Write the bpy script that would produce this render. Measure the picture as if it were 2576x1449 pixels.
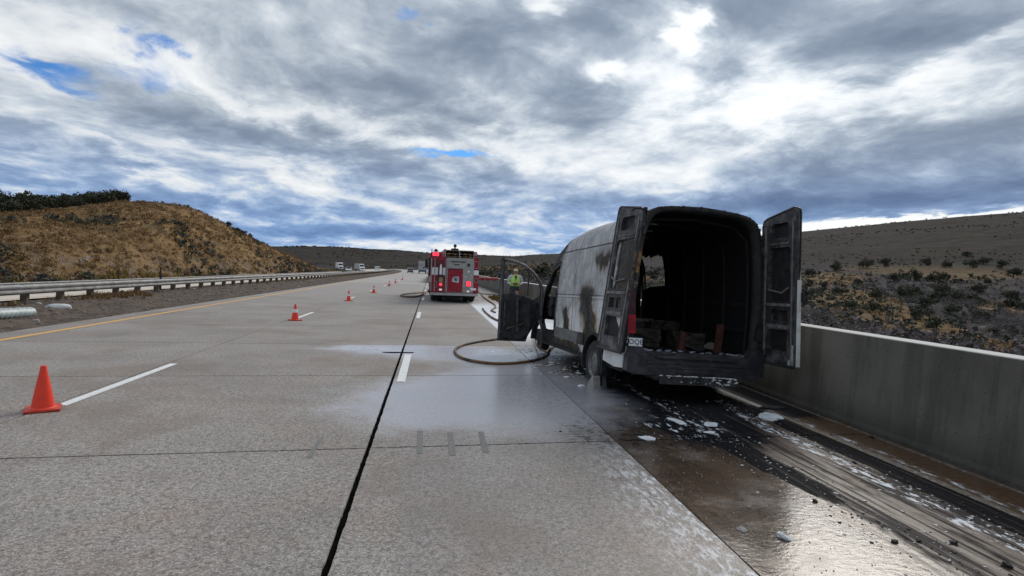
import bpy, bmesh, math, random
import numpy as np
from mathutils import Vector, Matrix, Euler
R = math.radians
sc = bpy.context.scene
for _o in list(bpy.data.objects): bpy.data.objects.remove(_o)
COL = sc.collection
rng = np.random.default_rng(7)
random.seed(7)

# ------------------------------------------------------------------ camera
FPX, CX, CY, EYE = 1450.0, 1288.0, 724.5, 1.72
_n = Vector((.0384, 1.0, .02876)).normalized()
_y = Vector((-203.0, 49.5, -FPX)).normalized()
_y = (_y - _n * _y.dot(_n)).normalized()
_x = _y.cross(_n).normalized()
CAMR = Matrix((_x, _y, _n))            # camera vector -> world vector
cam_d = bpy.data.cameras.new('camera'); cam = bpy.data.objects.new('camera', cam_d); COL.objects.link(cam)
cam_d.sensor_width = 36; cam_d.lens = FPX / 2576 * 36
cam_d.clip_start = .05; cam_d.clip_end = 20000
cam.matrix_world = Matrix.Translation((0, 0, EYE)) @ CAMR.to_4x4()
sc.camera = cam
def ray(px, py): return (CAMR @ Vector((px - CX, CY - py, -FPX))).normalized()
def azel(px, py):
    d = ray(px, py); return math.atan2(d.x, d.y), math.atan2(d.z, math.hypot(d.x, d.y))
def G(px, py, z=0.0):
    d = ray(px, py); k = (z - EYE) / d.z; return Vector((d.x * k, d.y * k, z))

# ------------------------------------------------------------------ node helper
class NT:
    def __init__(s, tree): s.t = tree; s.n = tree.nodes; s.l = tree.links
    def new(s, typ, **kw):
        n = s.n.new(typ)
        for k, v in kw.items(): setattr(n, k, v)
        return n
    def put(s, sock, v):
        if isinstance(v, bpy.types.NodeSocket): s.l.new(v, sock)
        elif v is not None:
            try: sock.default_value = v
            except Exception: sock.default_value = tuple(v) + (1,)
    def m(s, op, a, b=None, c=None, clamp=False):
        n = s.new('ShaderNodeMath', operation=op, use_clamp=clamp); s.put(n.inputs[0], a)
        if b is not None: s.put(n.inputs[1], b)
        if c is not None: s.put(n.inputs[2], c)
        return n.outputs[0]
    def add(s, a, b): return s.m('ADD', a, b)
    def mul(s, a, b): return s.m('MULTIPLY', a, b)
    def sub(s, a, b): return s.m('SUBTRACT', a, b)
    def mx(s, a, b): return s.m('MAXIMUM', a, b)
    def mn(s, a, b): return s.m('MINIMUM', a, b)
    def v(s, op, a, b=None, out=0):
        n = s.new('ShaderNodeVectorMath', operation=op); s.put(n.inputs[0], a)
        if b is not None: s.put(n.inputs[1], b)
        return n.outputs[out]
    def mix(s, f, a, b, blend='MIX'):
        n = s.new('ShaderNodeMix', data_type='RGBA', blend_type=blend); s.put(n.inputs[0], f)
        s.put(n.inputs[6], a if isinstance(a, bpy.types.NodeSocket) else tuple(a)[:3] + (1,))
        s.put(n.inputs[7], b if isinstance(b, bpy.types.NodeSocket) else tuple(b)[:3] + (1,))
        return n.outputs[2]
    def noise(s, vec, scale, detail=4, rough=.55, dist=0.0, color=False):
        n = s.new('ShaderNodeTexNoise'); s.put(n.inputs['Vector'], vec); s.put(n.inputs['Scale'], scale)
        s.put(n.inputs['Detail'], detail); s.put(n.inputs['Roughness'], rough); s.put(n.inputs['Distortion'], dist)
        return n.outputs['Color' if color else 'Fac']
    def vor(s, vec, scale, feature='F1', out='Distance'):
        n = s.new('ShaderNodeTexVoronoi', feature=feature); s.put(n.inputs['Vector'], vec); s.put(n.inputs['Scale'], scale)
        return n.outputs[out]
    def map(s, vec, scale=(1, 1, 1), loc=(0, 0, 0), rot=(0, 0, 0)):
        n = s.new('ShaderNodeMapping'); s.put(n.inputs['Vector'], vec); n.inputs['Scale'].default_value = scale
        n.inputs['Location'].default_value = loc; n.inputs['Rotation'].default_value = rot
        return n.outputs[0]
    def ss(s, x, a, b, lo=0.0, hi=1.0):
        n = s.new('ShaderNodeMapRange', interpolation_type='SMOOTHSTEP'); s.put(n.inputs[0], x)
        s.put(n.inputs[1], a); s.put(n.inputs[2], b); s.put(n.inputs[3], lo); s.put(n.inputs[4], hi); return n.outputs[0]
    def ramp(s, f, stops):
        n = s.new('ShaderNodeValToRGB'); s.put(n.inputs[0], f); e = n.color_ramp.elements
        while len(e) < len(stops): e.new(.5)
        for q, (p, c) in zip(e, stops): q.position = p; q.color = tuple(c)[:3] + (1,)
        return n.outputs[0]
    def sep(s, vec):
        n = s.new('ShaderNodeSeparateXYZ'); s.put(n.inputs[0], vec); return n.outputs[0], n.outputs[1], n.outputs[2]
    def comb(s, x, y, z):
        n = s.new('ShaderNodeCombineXYZ'); s.put(n.inputs[0], x); s.put(n.inputs[1], y); s.put(n.inputs[2], z); return n.outputs[0]
    def blob(s, x, y, cx, cy, rx, ry, rot=0.0):
        """gaussian bump with elliptical radii in the (x, y) domain"""
        ca, sa = math.cos(rot), math.sin(rot)
        dx = s.sub(x, cx); dy = s.sub(y, cy)
        a = s.mul(s.add(s.mul(dx, ca), s.mul(dy, sa)), 1 / rx)
        b = s.mul(s.sub(s.mul(dy, ca), s.mul(dx, sa)), 1 / ry)
        q = s.m('MULTIPLY_ADD', a, a, s.mul(b, b))
        return s.m('EXPONENT', s.mul(q, -1.0))

# ------------------------------------------------------------------ sky, sun, exposure
SUN_AZ, SUN_EL = R(37), R(35)
world = bpy.data.worlds.new('World'); sc.world = world; world.use_nodes = True
wt = world.node_tree; wt.nodes.clear(); W = NT(wt)
def build_sky():
    wo = W.new('ShaderNodeOutputWorld'); bg = W.new('ShaderNodeBackground'); wt.links.new(bg.outputs[0], wo.inputs[0])
    sky = W.new('ShaderNodeTexSky', sky_type='NISHITA', sun_disc=False, sun_elevation=SUN_EL, sun_rotation=SUN_AZ)
    tc = W.new('ShaderNodeTexCoord').outputs['Generated']
    x, y, z = W.sep(tc)
    zc = W.add(W.mx(z, -.05), .19)
    px, py = W.m('DIVIDE', x, zc), W.m('DIVIDE', y, zc)
    P = W.map(W.comb(px, py, 0.0), rot=(0, 0, R(-12)))
    P = W.v('MULTIPLY', P, (1.0, .88, 1.0))
    az = W.m('ARCTAN2', x, y); el = W.m('ARCSINE', z)
    wv = W.noise(P, 1.1, 3, .5, 0, True)
    P2 = W.v('ADD', P, W.v('MULTIPLY', W.v('SUBTRACT', wv, (.5, .5, .5)), (.45, .45, .3)))
    big = W.noise(W.v('ADD', P2, (3.1, 7.7, 0)), 1.0, 3, .5)
    mid = W.noise(W.v('ADD', P2, (11.3, 2.2, 0)), 2.7, 7, .58, .0)
    fin = W.noise(W.v('ADD', P2, (1.3, 5.2, 0)), 9.0, 5, .6, .0)
    t = W.add(W.add(W.mul(big, .34), W.mul(mid, .62)), W.mul(fin, .28))     # mean .62
    t = W.add(t, -.084)
    hole = W.add(W.mul(big, -.55), W.mul(mid, -.30))                          # thin cover opens to the blue here and there
    hole = W.add(hole, W.add(.395, W.mul(fin, -.30)))
    hole = W.add(hole, .012)
    wz_ = W.sep(W.noise(W.v('ADD', P2, (6.1, 1.2, 0)), 2.6, 5, .62, 0, True)); azw = W.add(az, W.mul(W.sub(wz_[0], .5), .26)); elw = W.add(el, W.mul(W.mul(W.sub(wz_[1], .5), .16), W.ss(el, .0, .25)))
    wob = W.add(.35, W.mul(mid, 1.3)); wob2 = W.add(-.9, W.add(W.mul(mid, 1.6), W.mul(fin, 2.2)))
    def B(D, sx, sy, rot):
        a, e = azel(*D); return W.mul(W.blob(azw, elw, a, e, sx / FPX, sy / FPX, rot), wob)
    wob3 = W.add(-.15, W.add(W.mul(mid, 1.5), W.mul(fin, .5)))
    for D, sx, sy, amp, rot in CLOUD_THICK:
        a, e = azel(*D); t = W.add(t, W.mul(W.mul(W.blob(azw, elw, a, e, sx * 1.1 / FPX, sy * 1.1 / FPX, rot), wob if amp > 0 else wob3), amp))
    for D, sx, sy, amp, rot in CLOUD_GAPS:
        a, e = azel(*D); hole = W.add(hole, W.mul(W.mul(W.blob(azw, elw, a, e, sx * 1.25 / FPX, sy * 1.3 / FPX, rot), wob2), amp))
    a, e = azel(1760, 100)
    lit = W.add(W.mul(W.blob(az, el, a, e, .50, .26), .12), W.add(W.mul(W.blob(az, el, *azel(1950, 250), .35, .09), .05), .76))
    cl = W.ramp(t, [(.0, (.94, .96, .97)), (.36, (.90, .92, .93)), (.45, (.72, .76, .80)), (.52, (.52, .58, .65)),
                    (.60, (.35, .41, .49)), (.70, (.245, .30, .385)), (.85, (.175, .22, .30)), (1.0, (.14, .18, .26))])
    sg = W.blob(az, el, SUN_AZ, SUN_EL + .06, .26, .12); lit = W.add(lit, W.mul(sg, .5))      # cloud lit through by the sun, above the frame
    cl = W.mix(1.0, cl, W.comb(lit, lit, lit), 'MULTIPLY')
    hz = W.ss(el, .02, .24, 1.0, 0.0)          # low cloud towards the horizon is bluer
    cl = W.mix(W.mul(hz, W.ss(t, .40, .62)), cl, W.mix(1.0, cl, (.60, .85, 1.26), 'MULTIPLY'))
    clear = W.mix(1.0, W.v('MULTIPLY', sky.outputs[0], (.10, .10, .10)), (.22, .52, .92), 'MULTIPLY')
    col = W.mix(W.ss(hole, -.02, .16), cl, clear)
    col = W.mix(W.ss(z, -.06, -.01), (.14, .12, .10), col)   # below the horizon
    wt.links.new(col, bg.inputs[0]); bg.inputs[1].default_value = 1.0
    world.cycles.sampling_method = 'MANUAL'; world.cycles.sample_map_resolution = 512
CLOUD_GAPS = [((425, 130), 75, 30, .32, 0), ((370, 205), 100, 24, .22, -.1), ((660, 130), 90, 14, .20, .2), ((90, 175), 130, 24, .24, -.25),
    ((1150, 402), 90, 14, .36, 0), ((1045, 45), 50, 24, .24, 0), ((620, 60), 160, 14, .14, .2), ((1390, 352), 60, 14, .16, 0), ((260, 30), 120, 12, .10, 0),
    ((2430, 420), 160, 10, .06, .1)]
CLOUD_THICK = [
    ((1410, 20), 45, 30, -.26, 0), ((1710, 105), 42, 22, -.34, 0), ((1545, 205), 60, 20, -.24, 0), ((1960, 215), 100, 50, -.17, 0), ((1750, 290), 120, 34, -.13, 0),
    ((2280, 165), 230, 22, -.18, .2), ((2100, 270), 260, 24, -.07, .1), ((600, 235), 260, 26, -.13, -.2), ((150, 240), 300, 40, -.12, -.2), ((1620, 420), 260, 70, -.12, 0),
    ((330, 400), 330, 12, -.12, -.3), ((850, 480), 280, 20, -.15, -.2), ((1290, 560), 200, 14, -.10, 0), ((150, 80), 260, 60, -.12, 0), ((700, 30), 260, 50, -.10, 0), ((1050, 350), 200, 30, -.10, 0),
    ((1250, 110), 170, 75, .20, .1), ((1520, 50), 70, 60, .13, 0), ((900, 230), 220, 50, .12, 0), ((1440, 235), 100, 55, .12, 0), ((1230, 280), 200, 22, .07, -.1),
    ((640, 335), 300, 50, .15, -.08), ((70, 310), 170, 22, .05, 0), ((1860, 40), 130, 60, .13, 0), ((2350, 40), 260, 60, .16, 0), ((1760, 190), 60, 24, .14, 0),
    ((2300, 350), 300, 50, .15, .12), ((2350, 485), 420, 45, .22, .07), ((1900, 520), 260, 30, .15, 0), ((800, 590), 240, 18, .10, 0), ((300, 470), 300, 36, .09, -.1),
    ((1230, 500), 70, 30, .06, 0), ((960, 400), 170, 30, .10, -.1), ((1100, 590), 250, 10, .06, 0), ((2050, 410), 200, 30, .09, 0),
    # bright strip over the right-hand ridge
    ((2330, 558), 330, 8, -.80, .09), ((2050, 574), 90, 8, -.30, 0), ((1100, 622), 260, 10, -.14, -.03)]
build_sky()

sun_d = bpy.data.lights.new('sun', 'SUN'); sun = bpy.data.objects.new('sun', sun_d); COL.objects.link(sun)
sun_d.energy = 1.5; sun_d.angle = R(30); sun_d.color = (1.0, .94, .86)
_sd = Vector((math.sin(SUN_AZ) * math.cos(SUN_EL), math.cos(SUN_AZ) * math.cos(SUN_EL), math.sin(SUN_EL)))
sun.rotation_euler = _sd.to_track_quat('Z', 'Y').to_euler()
sc.view_settings.view_transform = 'Standard'; sc.view_settings.look = 'None'
sc.view_settings.exposure = 0.42; sc.view_settings.gamma = 1.0; sc.view_settings.use_curve_mapping = False
sc.render.engine = 'CYCLES'; sc.cycles.max_bounces = 6; sc.render.resolution_x = 1024; sc.render.resolution_y = 576

# ------------------------------------------------------------------ object helpers
def tag(o, label=None, cat=None, group=None, kind=None):
    if label: o['label'] = label
    if cat: o['category'] = cat
    if group: o['group'] = group
    if kind: o['kind'] = kind
    return o
def link(name, me, parent=None, mats=None, kind=None):
    o = bpy.data.objects.new(name, me); COL.objects.link(o)
    if parent is not None: o.parent = parent
    if mats is not None:
        for m_ in (mats if isinstance(mats, (list, tuple)) else [mats]): me.materials.append(m_)
    if kind: o['kind'] = kind
    return o
def empty(name, loc=(0, 0, 0), rz=0.0, label=None, cat=None, group=None):
    o = bpy.data.objects.new(name, None); COL.objects.link(o); o.location = loc; o.rotation_euler = (0, 0, rz)
    return tag(o, label, cat, group)
def copy_tree(o, parent=None):
    c = o.copy(); COL.objects.link(c)
    if parent is not None: c.parent = parent
    for ch in list(o.children): copy_tree(ch, c)
    return c
def pymesh(name, verts, faces, smooth=False):
    me = bpy.data.meshes.new(name); me.from_pydata([tuple(v) for v in verts], [], faces); me.update()
    if smooth: me.polygons.foreach_set('use_smooth', [True] * len(me.polygons))
    return me
def npmesh(name, V, F, smooth=False, cols=None):
    """V (n,3), F (m,k) with constant k"""
    V = np.asarray(V, dtype=np.float32); F = np.asarray(F, dtype=np.int32); k = F.shape[1]
    me = bpy.data.meshes.new(name); me.vertices.add(len(V)); me.vertices.foreach_set('co', V.ravel())
    me.loops.add(F.size); me.loops.foreach_set('vertex_index', F.ravel())
    me.polygons.add(len(F)); me.polygons.foreach_set('loop_start', np.arange(0, F.size, k, dtype=np.int32))
    me.polygons.foreach_set('loop_total', np.full(len(F), k, dtype=np.int32))
    if smooth: me.polygons.foreach_set('use_smooth', np.ones(len(F), dtype=bool))
    me.update(calc_edges=True)
    if cols is not None:
        at = me.color_attributes.new('tint', 'FLOAT_COLOR', 'POINT')
        c4 = np.ones((len(V), 4), dtype=np.float32); c4[:, :cols.shape[1]] = cols; at.data.foreach_set('color', c4.ravel())
    return me
class MB:
    """collects solid shapes into one mesh"""
    def __init__(s): s.v = []; s.f = []
    def add(s, vs, fs):
        n = len(s.v); s.v += [Vector(v) for v in vs]; s.f += [tuple(i + n for i in f) for f in fs]; return s
    def box(s, c, size, rot=None, bev=0.0):
        x, y, z = size[0] / 2, size[1] / 2, size[2] / 2
        if bev <= 0:
            vs = [Vector((a * x, b * y, d * z)) for d in (-1, 1) for b in (-1, 1) for a in (-1, 1)]
            fs = [(0, 2, 3, 1), (4, 5, 7, 6), (0, 1, 5, 4), (1, 3, 7, 5), (3, 2, 6, 7), (2, 0, 4, 6)]
        else:
            bm = bmesh.new(); bmesh.ops.create_cube(bm, size=1)
            for v in bm.verts: v.co = Vector((v.co.x * 2 * x, v.co.y * 2 * y, v.co.z * 2 * z))
            bmesh.ops.bevel(bm, geom=bm.edges[:], offset=bev, segments=2, affect='EDGES', clamp_overlap=True)
            bm.verts.ensure_lookup_table(); bm.verts.index_update()
            vs = [v.co.copy() for v in bm.verts]; fs = [tuple(v.index for v in f.verts) for f in bm.faces]; bm.free()
        M = Euler(rot).to_matrix() if rot else Matrix.Identity(3)
        return s.add([M @ v + Vector(c) for v in vs], fs)
    def bb(s, x0, x1, y0, y1, z0, z1, bev=0.0): return s.box(((x0 + x1) / 2, (y0 + y1) / 2, (z0 + z1) / 2), (abs(x1 - x0), abs(y1 - y0), abs(z1 - z0)), None, bev)
    def lathe(s, prof, seg=24, c=(0, 0, 0), axis='Z', caps=True):
        vs = []; fs = []
        for r, z in prof:
            for k in range(seg):
                a = 2 * math.pi * k / seg; p = (r * math.cos(a), r * math.sin(a), z)
                if axis == 'X': p = (p[2], p[0], p[1])
                if axis == 'Y': p = (p[0], p[2], p[1])
                vs.append(Vector(p) + Vector(c))
        for i in range(len(prof) - 1):
            for k in range(seg):
                a = i * seg + k; b = i * seg + (k + 1) % seg; fs.append((a, b, b + seg, a + seg))
        if caps:
            fs.append(tuple(reversed(range(seg)))); fs.append(tuple(range((len(prof) - 1) * seg, len(prof) * seg)))
        return s.add(vs, fs)
    def cyl(s, c, r, h, axis='Z', seg=20): return s.lathe([(r, -h / 2), (r, h / 2)], seg, c, axis)
    def tube(s, pts, r, seg=8, closed=False):
        pts = [Vector(p) for p in pts]; n = len(pts); rings = []; up = Vector((0, 0, 1)); vs = []; fs = []
        for i, p in enumerate(pts):
            a = pts[(i - 1) % n] if (closed or i > 0) else p; b = pts[(i + 1) % n] if (closed or i < n - 1) else p
            t = (b - a).normalized(); u = t.cross(up)
            if u.length < .05: u = t.cross(Vector((1, 0, 0)))
            u.normalize(); w = u.cross(t).normalized(); rr = r[i] if isinstance(r, (list, tuple)) else r
            for k in range(seg):
                an = 2 * math.pi * k / seg; vs.append(p + u * rr * math.cos(an) + w * rr * math.sin(an))
        for i in range(n if closed else n - 1):
            for k in range(seg):
                a = i * seg + k; b = i * seg + (k + 1) % seg; c = ((i + 1) % n) * seg + (k + 1) % seg; d = ((i + 1) % n) * seg + k
                fs.append((a, d, c, b))
        if not closed: fs.append(tuple(range(seg))); fs.append(tuple(reversed(range((n - 1) * seg, n * seg))))
        return s.add(vs, fs)
    def prism(s, poly, y0, y1, plane='XZ'):
        n = len(poly); vs = []
        for h in (y0, y1):
            for a, b in poly: vs.append({'XZ': (a, h, b), 'YZ': (h, a, b), 'XY': (a, b, h)}[plane])
        fs = [tuple(range(n)), tuple(reversed(range(n, 2 * n)))] + [(i, i + n, (i + 1) % n + n, (i + 1) % n) for i in range(n)]
        return s.add(vs, fs)
    def xf(s, M):
        s.v = [M @ v for v in s.v]; return s
    def mesh(s, name, smooth=False):
        me = bpy.data.meshes.new(name); me.from_pydata(s.v, [], s.f); me.update()
        bm = bmesh.new(); bm.from_mesh(me); bmesh.ops.recalc_face_normals(bm, faces=bm.faces); bm.to_mesh(me); bm.free()
        if smooth:
            me.polygons.foreach_set('use_smooth', [True] * len(me.polygons))
            me.set_sharp_from_angle(angle=R(38))
        return me
    def build(s, name, mats, parent=None, smooth=False, kind=None): return link(name, s.mesh(name, smooth), parent, mats, kind)
def plate(name, outer, holes, thick, mats, parent=None):
    """flat panel with holes in its own XZ plane, thickness along Y"""
    cu = bpy.data.curves.new(name, 'CURVE'); cu.dimensions = '2D'; cu.fill_mode = 'BOTH'; cu.extrude = thick / 2
    for poly in [outer] + holes:
        sp = cu.splines.new('POLY'); sp.points.add(len(poly) - 1); sp.use_cyclic_u = True
        for p, (a, b) in zip(sp.points, poly): p.co = (a, b, 0, 1)
    o = bpy.data.objects.new(name, cu); COL.objects.link(o)
    me = bpy.data.meshes.new_from_object(o.evaluated_get(bpy.context.evaluated_depsgraph_get()))
    bpy.data.objects.remove(o); bpy.data.curves.remove(cu)
    me.name = name; me.transform(Matrix(((1, 0, 0, 0), (0, 0, 1, 0), (0, 1, 0, 0), (0, 0, 0, 1)))); me.flip_normals()
    me.materials.clear()
    return link(name, me, parent, mats)
def rrect(x0, x1, z0, z1, r=.03, n=4):
    out = []
    for cx_, cz_, a0 in ((x1 - r, z1 - r, 0), (x0 + r, z1 - r, 90), (x0 + r, z0 + r, 180), (x1 - r, z0 + r, 270)):
        for k in range(n + 1):
            a = R(a0 + 90 * k / n); out.append((cx_ + r * math.cos(a), cz_ + r * math.sin(a)))
    return out

# value noise for terrain
_tab = np.random.default_rng(3).random((256, 256))
def vnoise(x, y):
    xi = np.floor(x).astype(int); yi = np.floor(y).astype(int); fx = x - xi; fy = y - yi
    fx = fx * fx * (3 - 2 * fx); fy = fy * fy * (3 - 2 * fy); t = lambda a, b: _tab[a % 256, b % 256]
    return (t(xi, yi) * (1 - fx) + t(xi + 1, yi) * fx) * (1 - fy) + (t(xi, yi + 1) * (1 - fx) + t(xi + 1, yi + 1) * fx) * fy
def fbm(x, y, o=4):
    s_ = 0; a = .5; tt = 0
    for i in range(o): s_ = s_ + a * vnoise(x * 2 ** i + i * 17.3, y * 2 ** i + i * 31.7); tt += a; a *= .5
    return s_ / tt - .5

# ------------------------------------------------------------------ materials
def newmat(name):
    m = bpy.data.materials.new(name); m.use_nodes = True; m.node_tree.nodes.clear(); N = NT(m.node_tree)
    out = N.new('ShaderNodeOutputMaterial'); b = N.new('ShaderNodeBsdfPrincipled'); m.node_tree.links.new(b.outputs[0], out.inputs[0])
    return m, N, b
def setb(N, b, color=None, rough=None, metal=None, bump=None, bd=.01, spec=None):
    if color is not None: N.put(b.inputs['Base Color'], color if isinstance(color, bpy.types.NodeSocket) else tuple(color)[:3] + (1,))
    if rough is not None: N.put(b.inputs['Roughness'], rough)
    if metal is not None: N.put(b.inputs['Metallic'], metal)
    if spec is not None: N.put(b.inputs['Specular IOR Level'], spec)
    if bump is not None:
        n = N.new('ShaderNodeBump'); n.inputs['Distance'].default_value = bd; N.put(n.inputs['Height'], bump); N.l.new(n.outputs[0], b.inputs['Normal'])
_mc = {}
def mat(name, color, rough=.6, metal=0.0, var=.18, scale=6.0, bump=.0, dirt=None, dirt_amt=.0, rv=.1):
    if name in _mc: return _mc[name]
    m, N, b = newmat(name); g = N.new('ShaderNodeTexCoord').outputs['Object']
    oi = N.new('ShaderNodeObjectInfo').outputs['Random']
    f = N.noise(g, scale, 5, .6); lo = [c * (1 - var) for c in color]; hi = [min(1, c * (1 + var)) for c in color]
    c = N.mix(N.ss(f, .3, .7), lo, hi)
    c = N.mix(N.mul(oi, .25), c, N.mix(1.0, c, (.75, .75, .75), 'MULTIPLY'))
    if dirt: c = N.mix(N.mul(N.ss(N.noise(g, scale * .6, 6, .65), .45, .7), dirt_amt), c, dirt)
    setb(N, b, c, N.add(rough - rv / 2, N.mul(N.noise(g, scale * 2, 3), rv)), metal, N.noise(g, scale * 12, 4) if bump else None, bump)
    _mc[name] = m; return m
def emis(name, color, strength):
    if name in _mc: return _mc[name]
    m, N, b = newmat(name); setb(N, b, color, .3); b.inputs['Emission Color'].default_value = tuple(color) + (1,); b.inputs['Emission Strength'].default_value = strength
    _mc[name] = m; return m
M_black = mat('charred_black', (.012, .012, .014), .75, 0, .5, 9, .004, (.07, .07, .075), .35)
M_char = mat('charred_metal', (.035, .034, .036), .6, .3, .5, 7, .004, (.15, .14, .135), .5)
M_ash = mat('grey_ash', (.19, .185, .18), .9, 0, .35, 12, .006, (.03, .03, .03), .6)
M_rubber = mat('tyre_rubber', (.018, .018, .02), .8, 0, .3, 20, .002)
M_steel = mat('galvanised_steel', (.27, .27, .265), .5, .35, .2, 3, .0, (.13, .10, .075), .6)
M_alu = mat('brushed_aluminium', (.42, .42, .42), .38, .7, .12, 5)
M_white = mat('white_paint', (.72, .72, .71), .4, 0, .06, 4, 0, (.35, .33, .30), .35)
M_foam = mat('white_foam', (.80, .83, .87), .8, 0, .08, 14, .01)
M_red = mat('fire_engine_red', (.30, .008, .025), .28, 0, .12, 3)
M_darkred = mat('dark_red', (.12, .008, .02), .4, 0, .2, 5)
M_glass = mat('dark_glass', (.03, .035, .04), .08, 0, .2, 2)
M_orange = mat('cone_orange', (.85, .045, .012), .45, 0, .06, 9, 0, (.25, .03, .02), .25)
M_reflect = mat('reflective_white', (.78, .80, .82), .35, 0, .05, 5)
M_wood = mat('weathered_timber', (.10, .075, .055), .85, 0, .35, 8, .004, (.20, .17, .14), .5)
M_rock = mat('grey_rock', (.30, .27, .25), .9, 0, .3, 5, .01, (.12, .10, .09), .5)
M_lightrock = mat('pale_rock', (.62, .63, .64), .85, 0, .15, 5, .01, (.30, .29, .28), .4)
M_amber = mat('folded_hose', (.28, .17, .07), .9, 0, .5, 16, .01, (.02, .015, .02), .8)

def road_material():
    m, N, b = newmat('road_concrete')
    P = N.new('ShaderNodeNewGeometry').outputs['Position']; x, y, z = N.sep(P); oi = N.new('ShaderNodeObjectInfo').outputs['Random']
    Pf = N.comb(x, y, 0)
    n1 = N.noise(Pf, .55, 5, .6); n2 = N.noise(Pf, 3.0, 5, .65); n3 = N.noise(Pf, 22, 4, .7); n4 = N.noise(Pf, 85, 3, .7)
    st = N.noise(N.v('MULTIPLY', Pf, (3.0, .35, 1)), 1.2, 5, .65)         # long along the traffic
    st2 = N.noise(N.v('MULTIPLY', Pf, (16.0, .40, 1)), 1.0, 5, .7)
    near = N.m('MULTIPLY_ADD', y, -1 / 14.0, 1.0, clamp=True)
    c = N.mix(N.ss(n1, .32, .68), (.245, .220, .200), (.330, .303, .282))
    c = N.mix(N.mul(N.ss(N.noise(Pf, .9, 6, .7), .48, .66), .50), c, (.32, .24, .20))      # pinkish worn patches
    c = N.mix(N.mul(N.ss(st, .48, .72), .30), c, (.24, .225, .215))
    c = N.mix(N.mul(N.ss(n2, .45, .75), .22), c, (.22, .205, .195))
    sp = N.vor(Pf, 55); c = N.mix(N.mul(N.ss(sp, .42, .18), N.mul(N.ss(n4, .45, .6), .75)), c, (.56, .52, .49))
    c = N.mix(N.mul(N.ss(n3, .46, .66), .70), c, (.115, .100, .092))
    vc = N.vor(Pf, 31); c = N.mix(N.mul(N.ss(vc, .16, .08), N.ss(N.noise(Pf, 6, 2), .5, .65)), c, (.09, .08, .075))
    vcol = N.sep(N.vor(N.v('ADD', Pf, N.v('MULTIPLY', N.noise(Pf, 40, 2, .5, 0, True), (.012, .012, .012))), 105, 'F1', 'Color'))[0]
    cm = N.ss(vcol, .05, .95, .66, 1.36); cfar = N.ss(y, 16, 7); cm = N.add(N.mul(cm, cfar), N.sub(1.0, cfar)); c = N.mix(1.0, c, N.comb(cm, cm, cm), 'MULTIPLY')
    c = N.mix(N.mul(N.ss(N.noise(Pf, .38, 5, .65), .50, .62), .50), c, (.19, .150, .122))
    c = N.mix(N.mul(oi, .35), c, N.mix(1.0, c, (.80, .80, .80), 'MULTIPLY'))
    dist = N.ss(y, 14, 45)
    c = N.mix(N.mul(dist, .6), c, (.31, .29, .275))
    # ---- water on the concrete
    def bl(px, py, sx, sy, rot=0.0):
        g = G(px, py); return N.blob(x, y, g.x, g.y, sx, sy, rot)
    edge = N.add(N.mul(N.noise(Pf, 1.3, 6, .62), 1.0), N.mul(N.sub(n3, .5), .25))
    w = N.add(bl(1180, 888, 1.9, 1.15), N.add(bl(960, 878, 1.1, .55), N.add(bl(1150, 1010, 1.75, 1.5), bl(1320, 960, 1.3, 2.0))))
    w = N.mn(w, 1.15)
    lane = N.ss(x, 1.955, 1.965)
    tow = N.mul(N.ss(x, -.50, .1), N.ss(y, 9.0, 5.0))                       # damp slab next to the shoulder
    wet = N.ss(N.sub(w, N.mul(edge, .95)), -.26, .30)
    damp = N.mx(N.mul(N.ss(N.sub(N.mul(tow, 1.0), N.mul(edge, .55)), .05, .5), .72), N.mul(N.ss(N.sub(w, N.mul(edge, .5)), -.10, .2), .5))
    shw = N.mul(lane, N.mul(N.ss(y, 22, 12), N.add(.86, N.mul(n2, .25))))
    wet_all = N.mx(N.mx(wet, damp), N.mn(shw, 1.0))
    c = N.mix(N.mul(wet_all, .55), c, N.mix(1.0, c, (.52, .505, .50), 'MULTIPLY'))
    # ---- brown sludge over the shoulder
    near_sh = N.mul(lane, N.ss(y, 13, 9))
    brown = N.mul(near_sh, N.ss(N.noise(Pf, 1.6, 6, .65), .28, .50))
    spill = N.mul(N.ss(N.noise(N.v('MULTIPLY', Pf, (1.6, .5, 1)), 1.1, 6, .6), .50, .62), N.mul(N.ss(x, .9, 1.9), N.ss(y, 6.8, 5.0)))
    bc = N.mix(N.ss(n2, .3, .7), (.030, .018, .011), (.075, .043, .024)); bc = N.mix(N.mul(N.ss(st2, .45, .65), .30), bc, (.09, .068, .052)); bc = N.mix(N.mul(N.ss(N.vor(Pf, 40), .3, .1), N.ss(n3, .45, .6)), bc, (.26, .19, .14))
    c = N.mix(N.mul(brown, .92), c, bc)
    c = N.mix(N.mul(spill, .55), c, (.12, .085, .06))
    # orange brown by the barrier
    c = N.mix(N.mul(N.ss(x, 4.0, 4.6), N.mul(N.ss(y, 10, 8), .8)), c, N.mix(N.ss(n3, .3, .7), (.060, .032, .016), (.13, .078, .042)))
    # ---- soot: round the van and in two trails behind it
    wob = N.mul(N.sub(N.noise(Pf, .9, 3), .5), .22); xx = N.add(x, wob)
    def band(c0, wd, slope=0.0):
        q = N.sub(xx, N.m('MULTIPLY_ADD', y, slope, c0)); q = N.mul(q, 1 / wd); return N.m('EXPONENT', N.mul(N.mul(q, q), -1.0))
    t1 = N.mul(band(3.36, .17, -.032), N.ss(y, 3.9, 4.9, .50, 1.45)); t2 = N.mul(band(4.33, .17), N.ss(y, 8.5, 6.6, 0, 1.25)); t3 = N.mul(band(3.72, .24), .42)
    und = N.mx(N.mul(N.ss(y, 6.0, 7.4), N.mul(N.ss(x, 2.2, 2.9), N.ss(y, 15, 12))), N.mul(bl(1750, 1062, .60, .95), 1.7))
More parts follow.
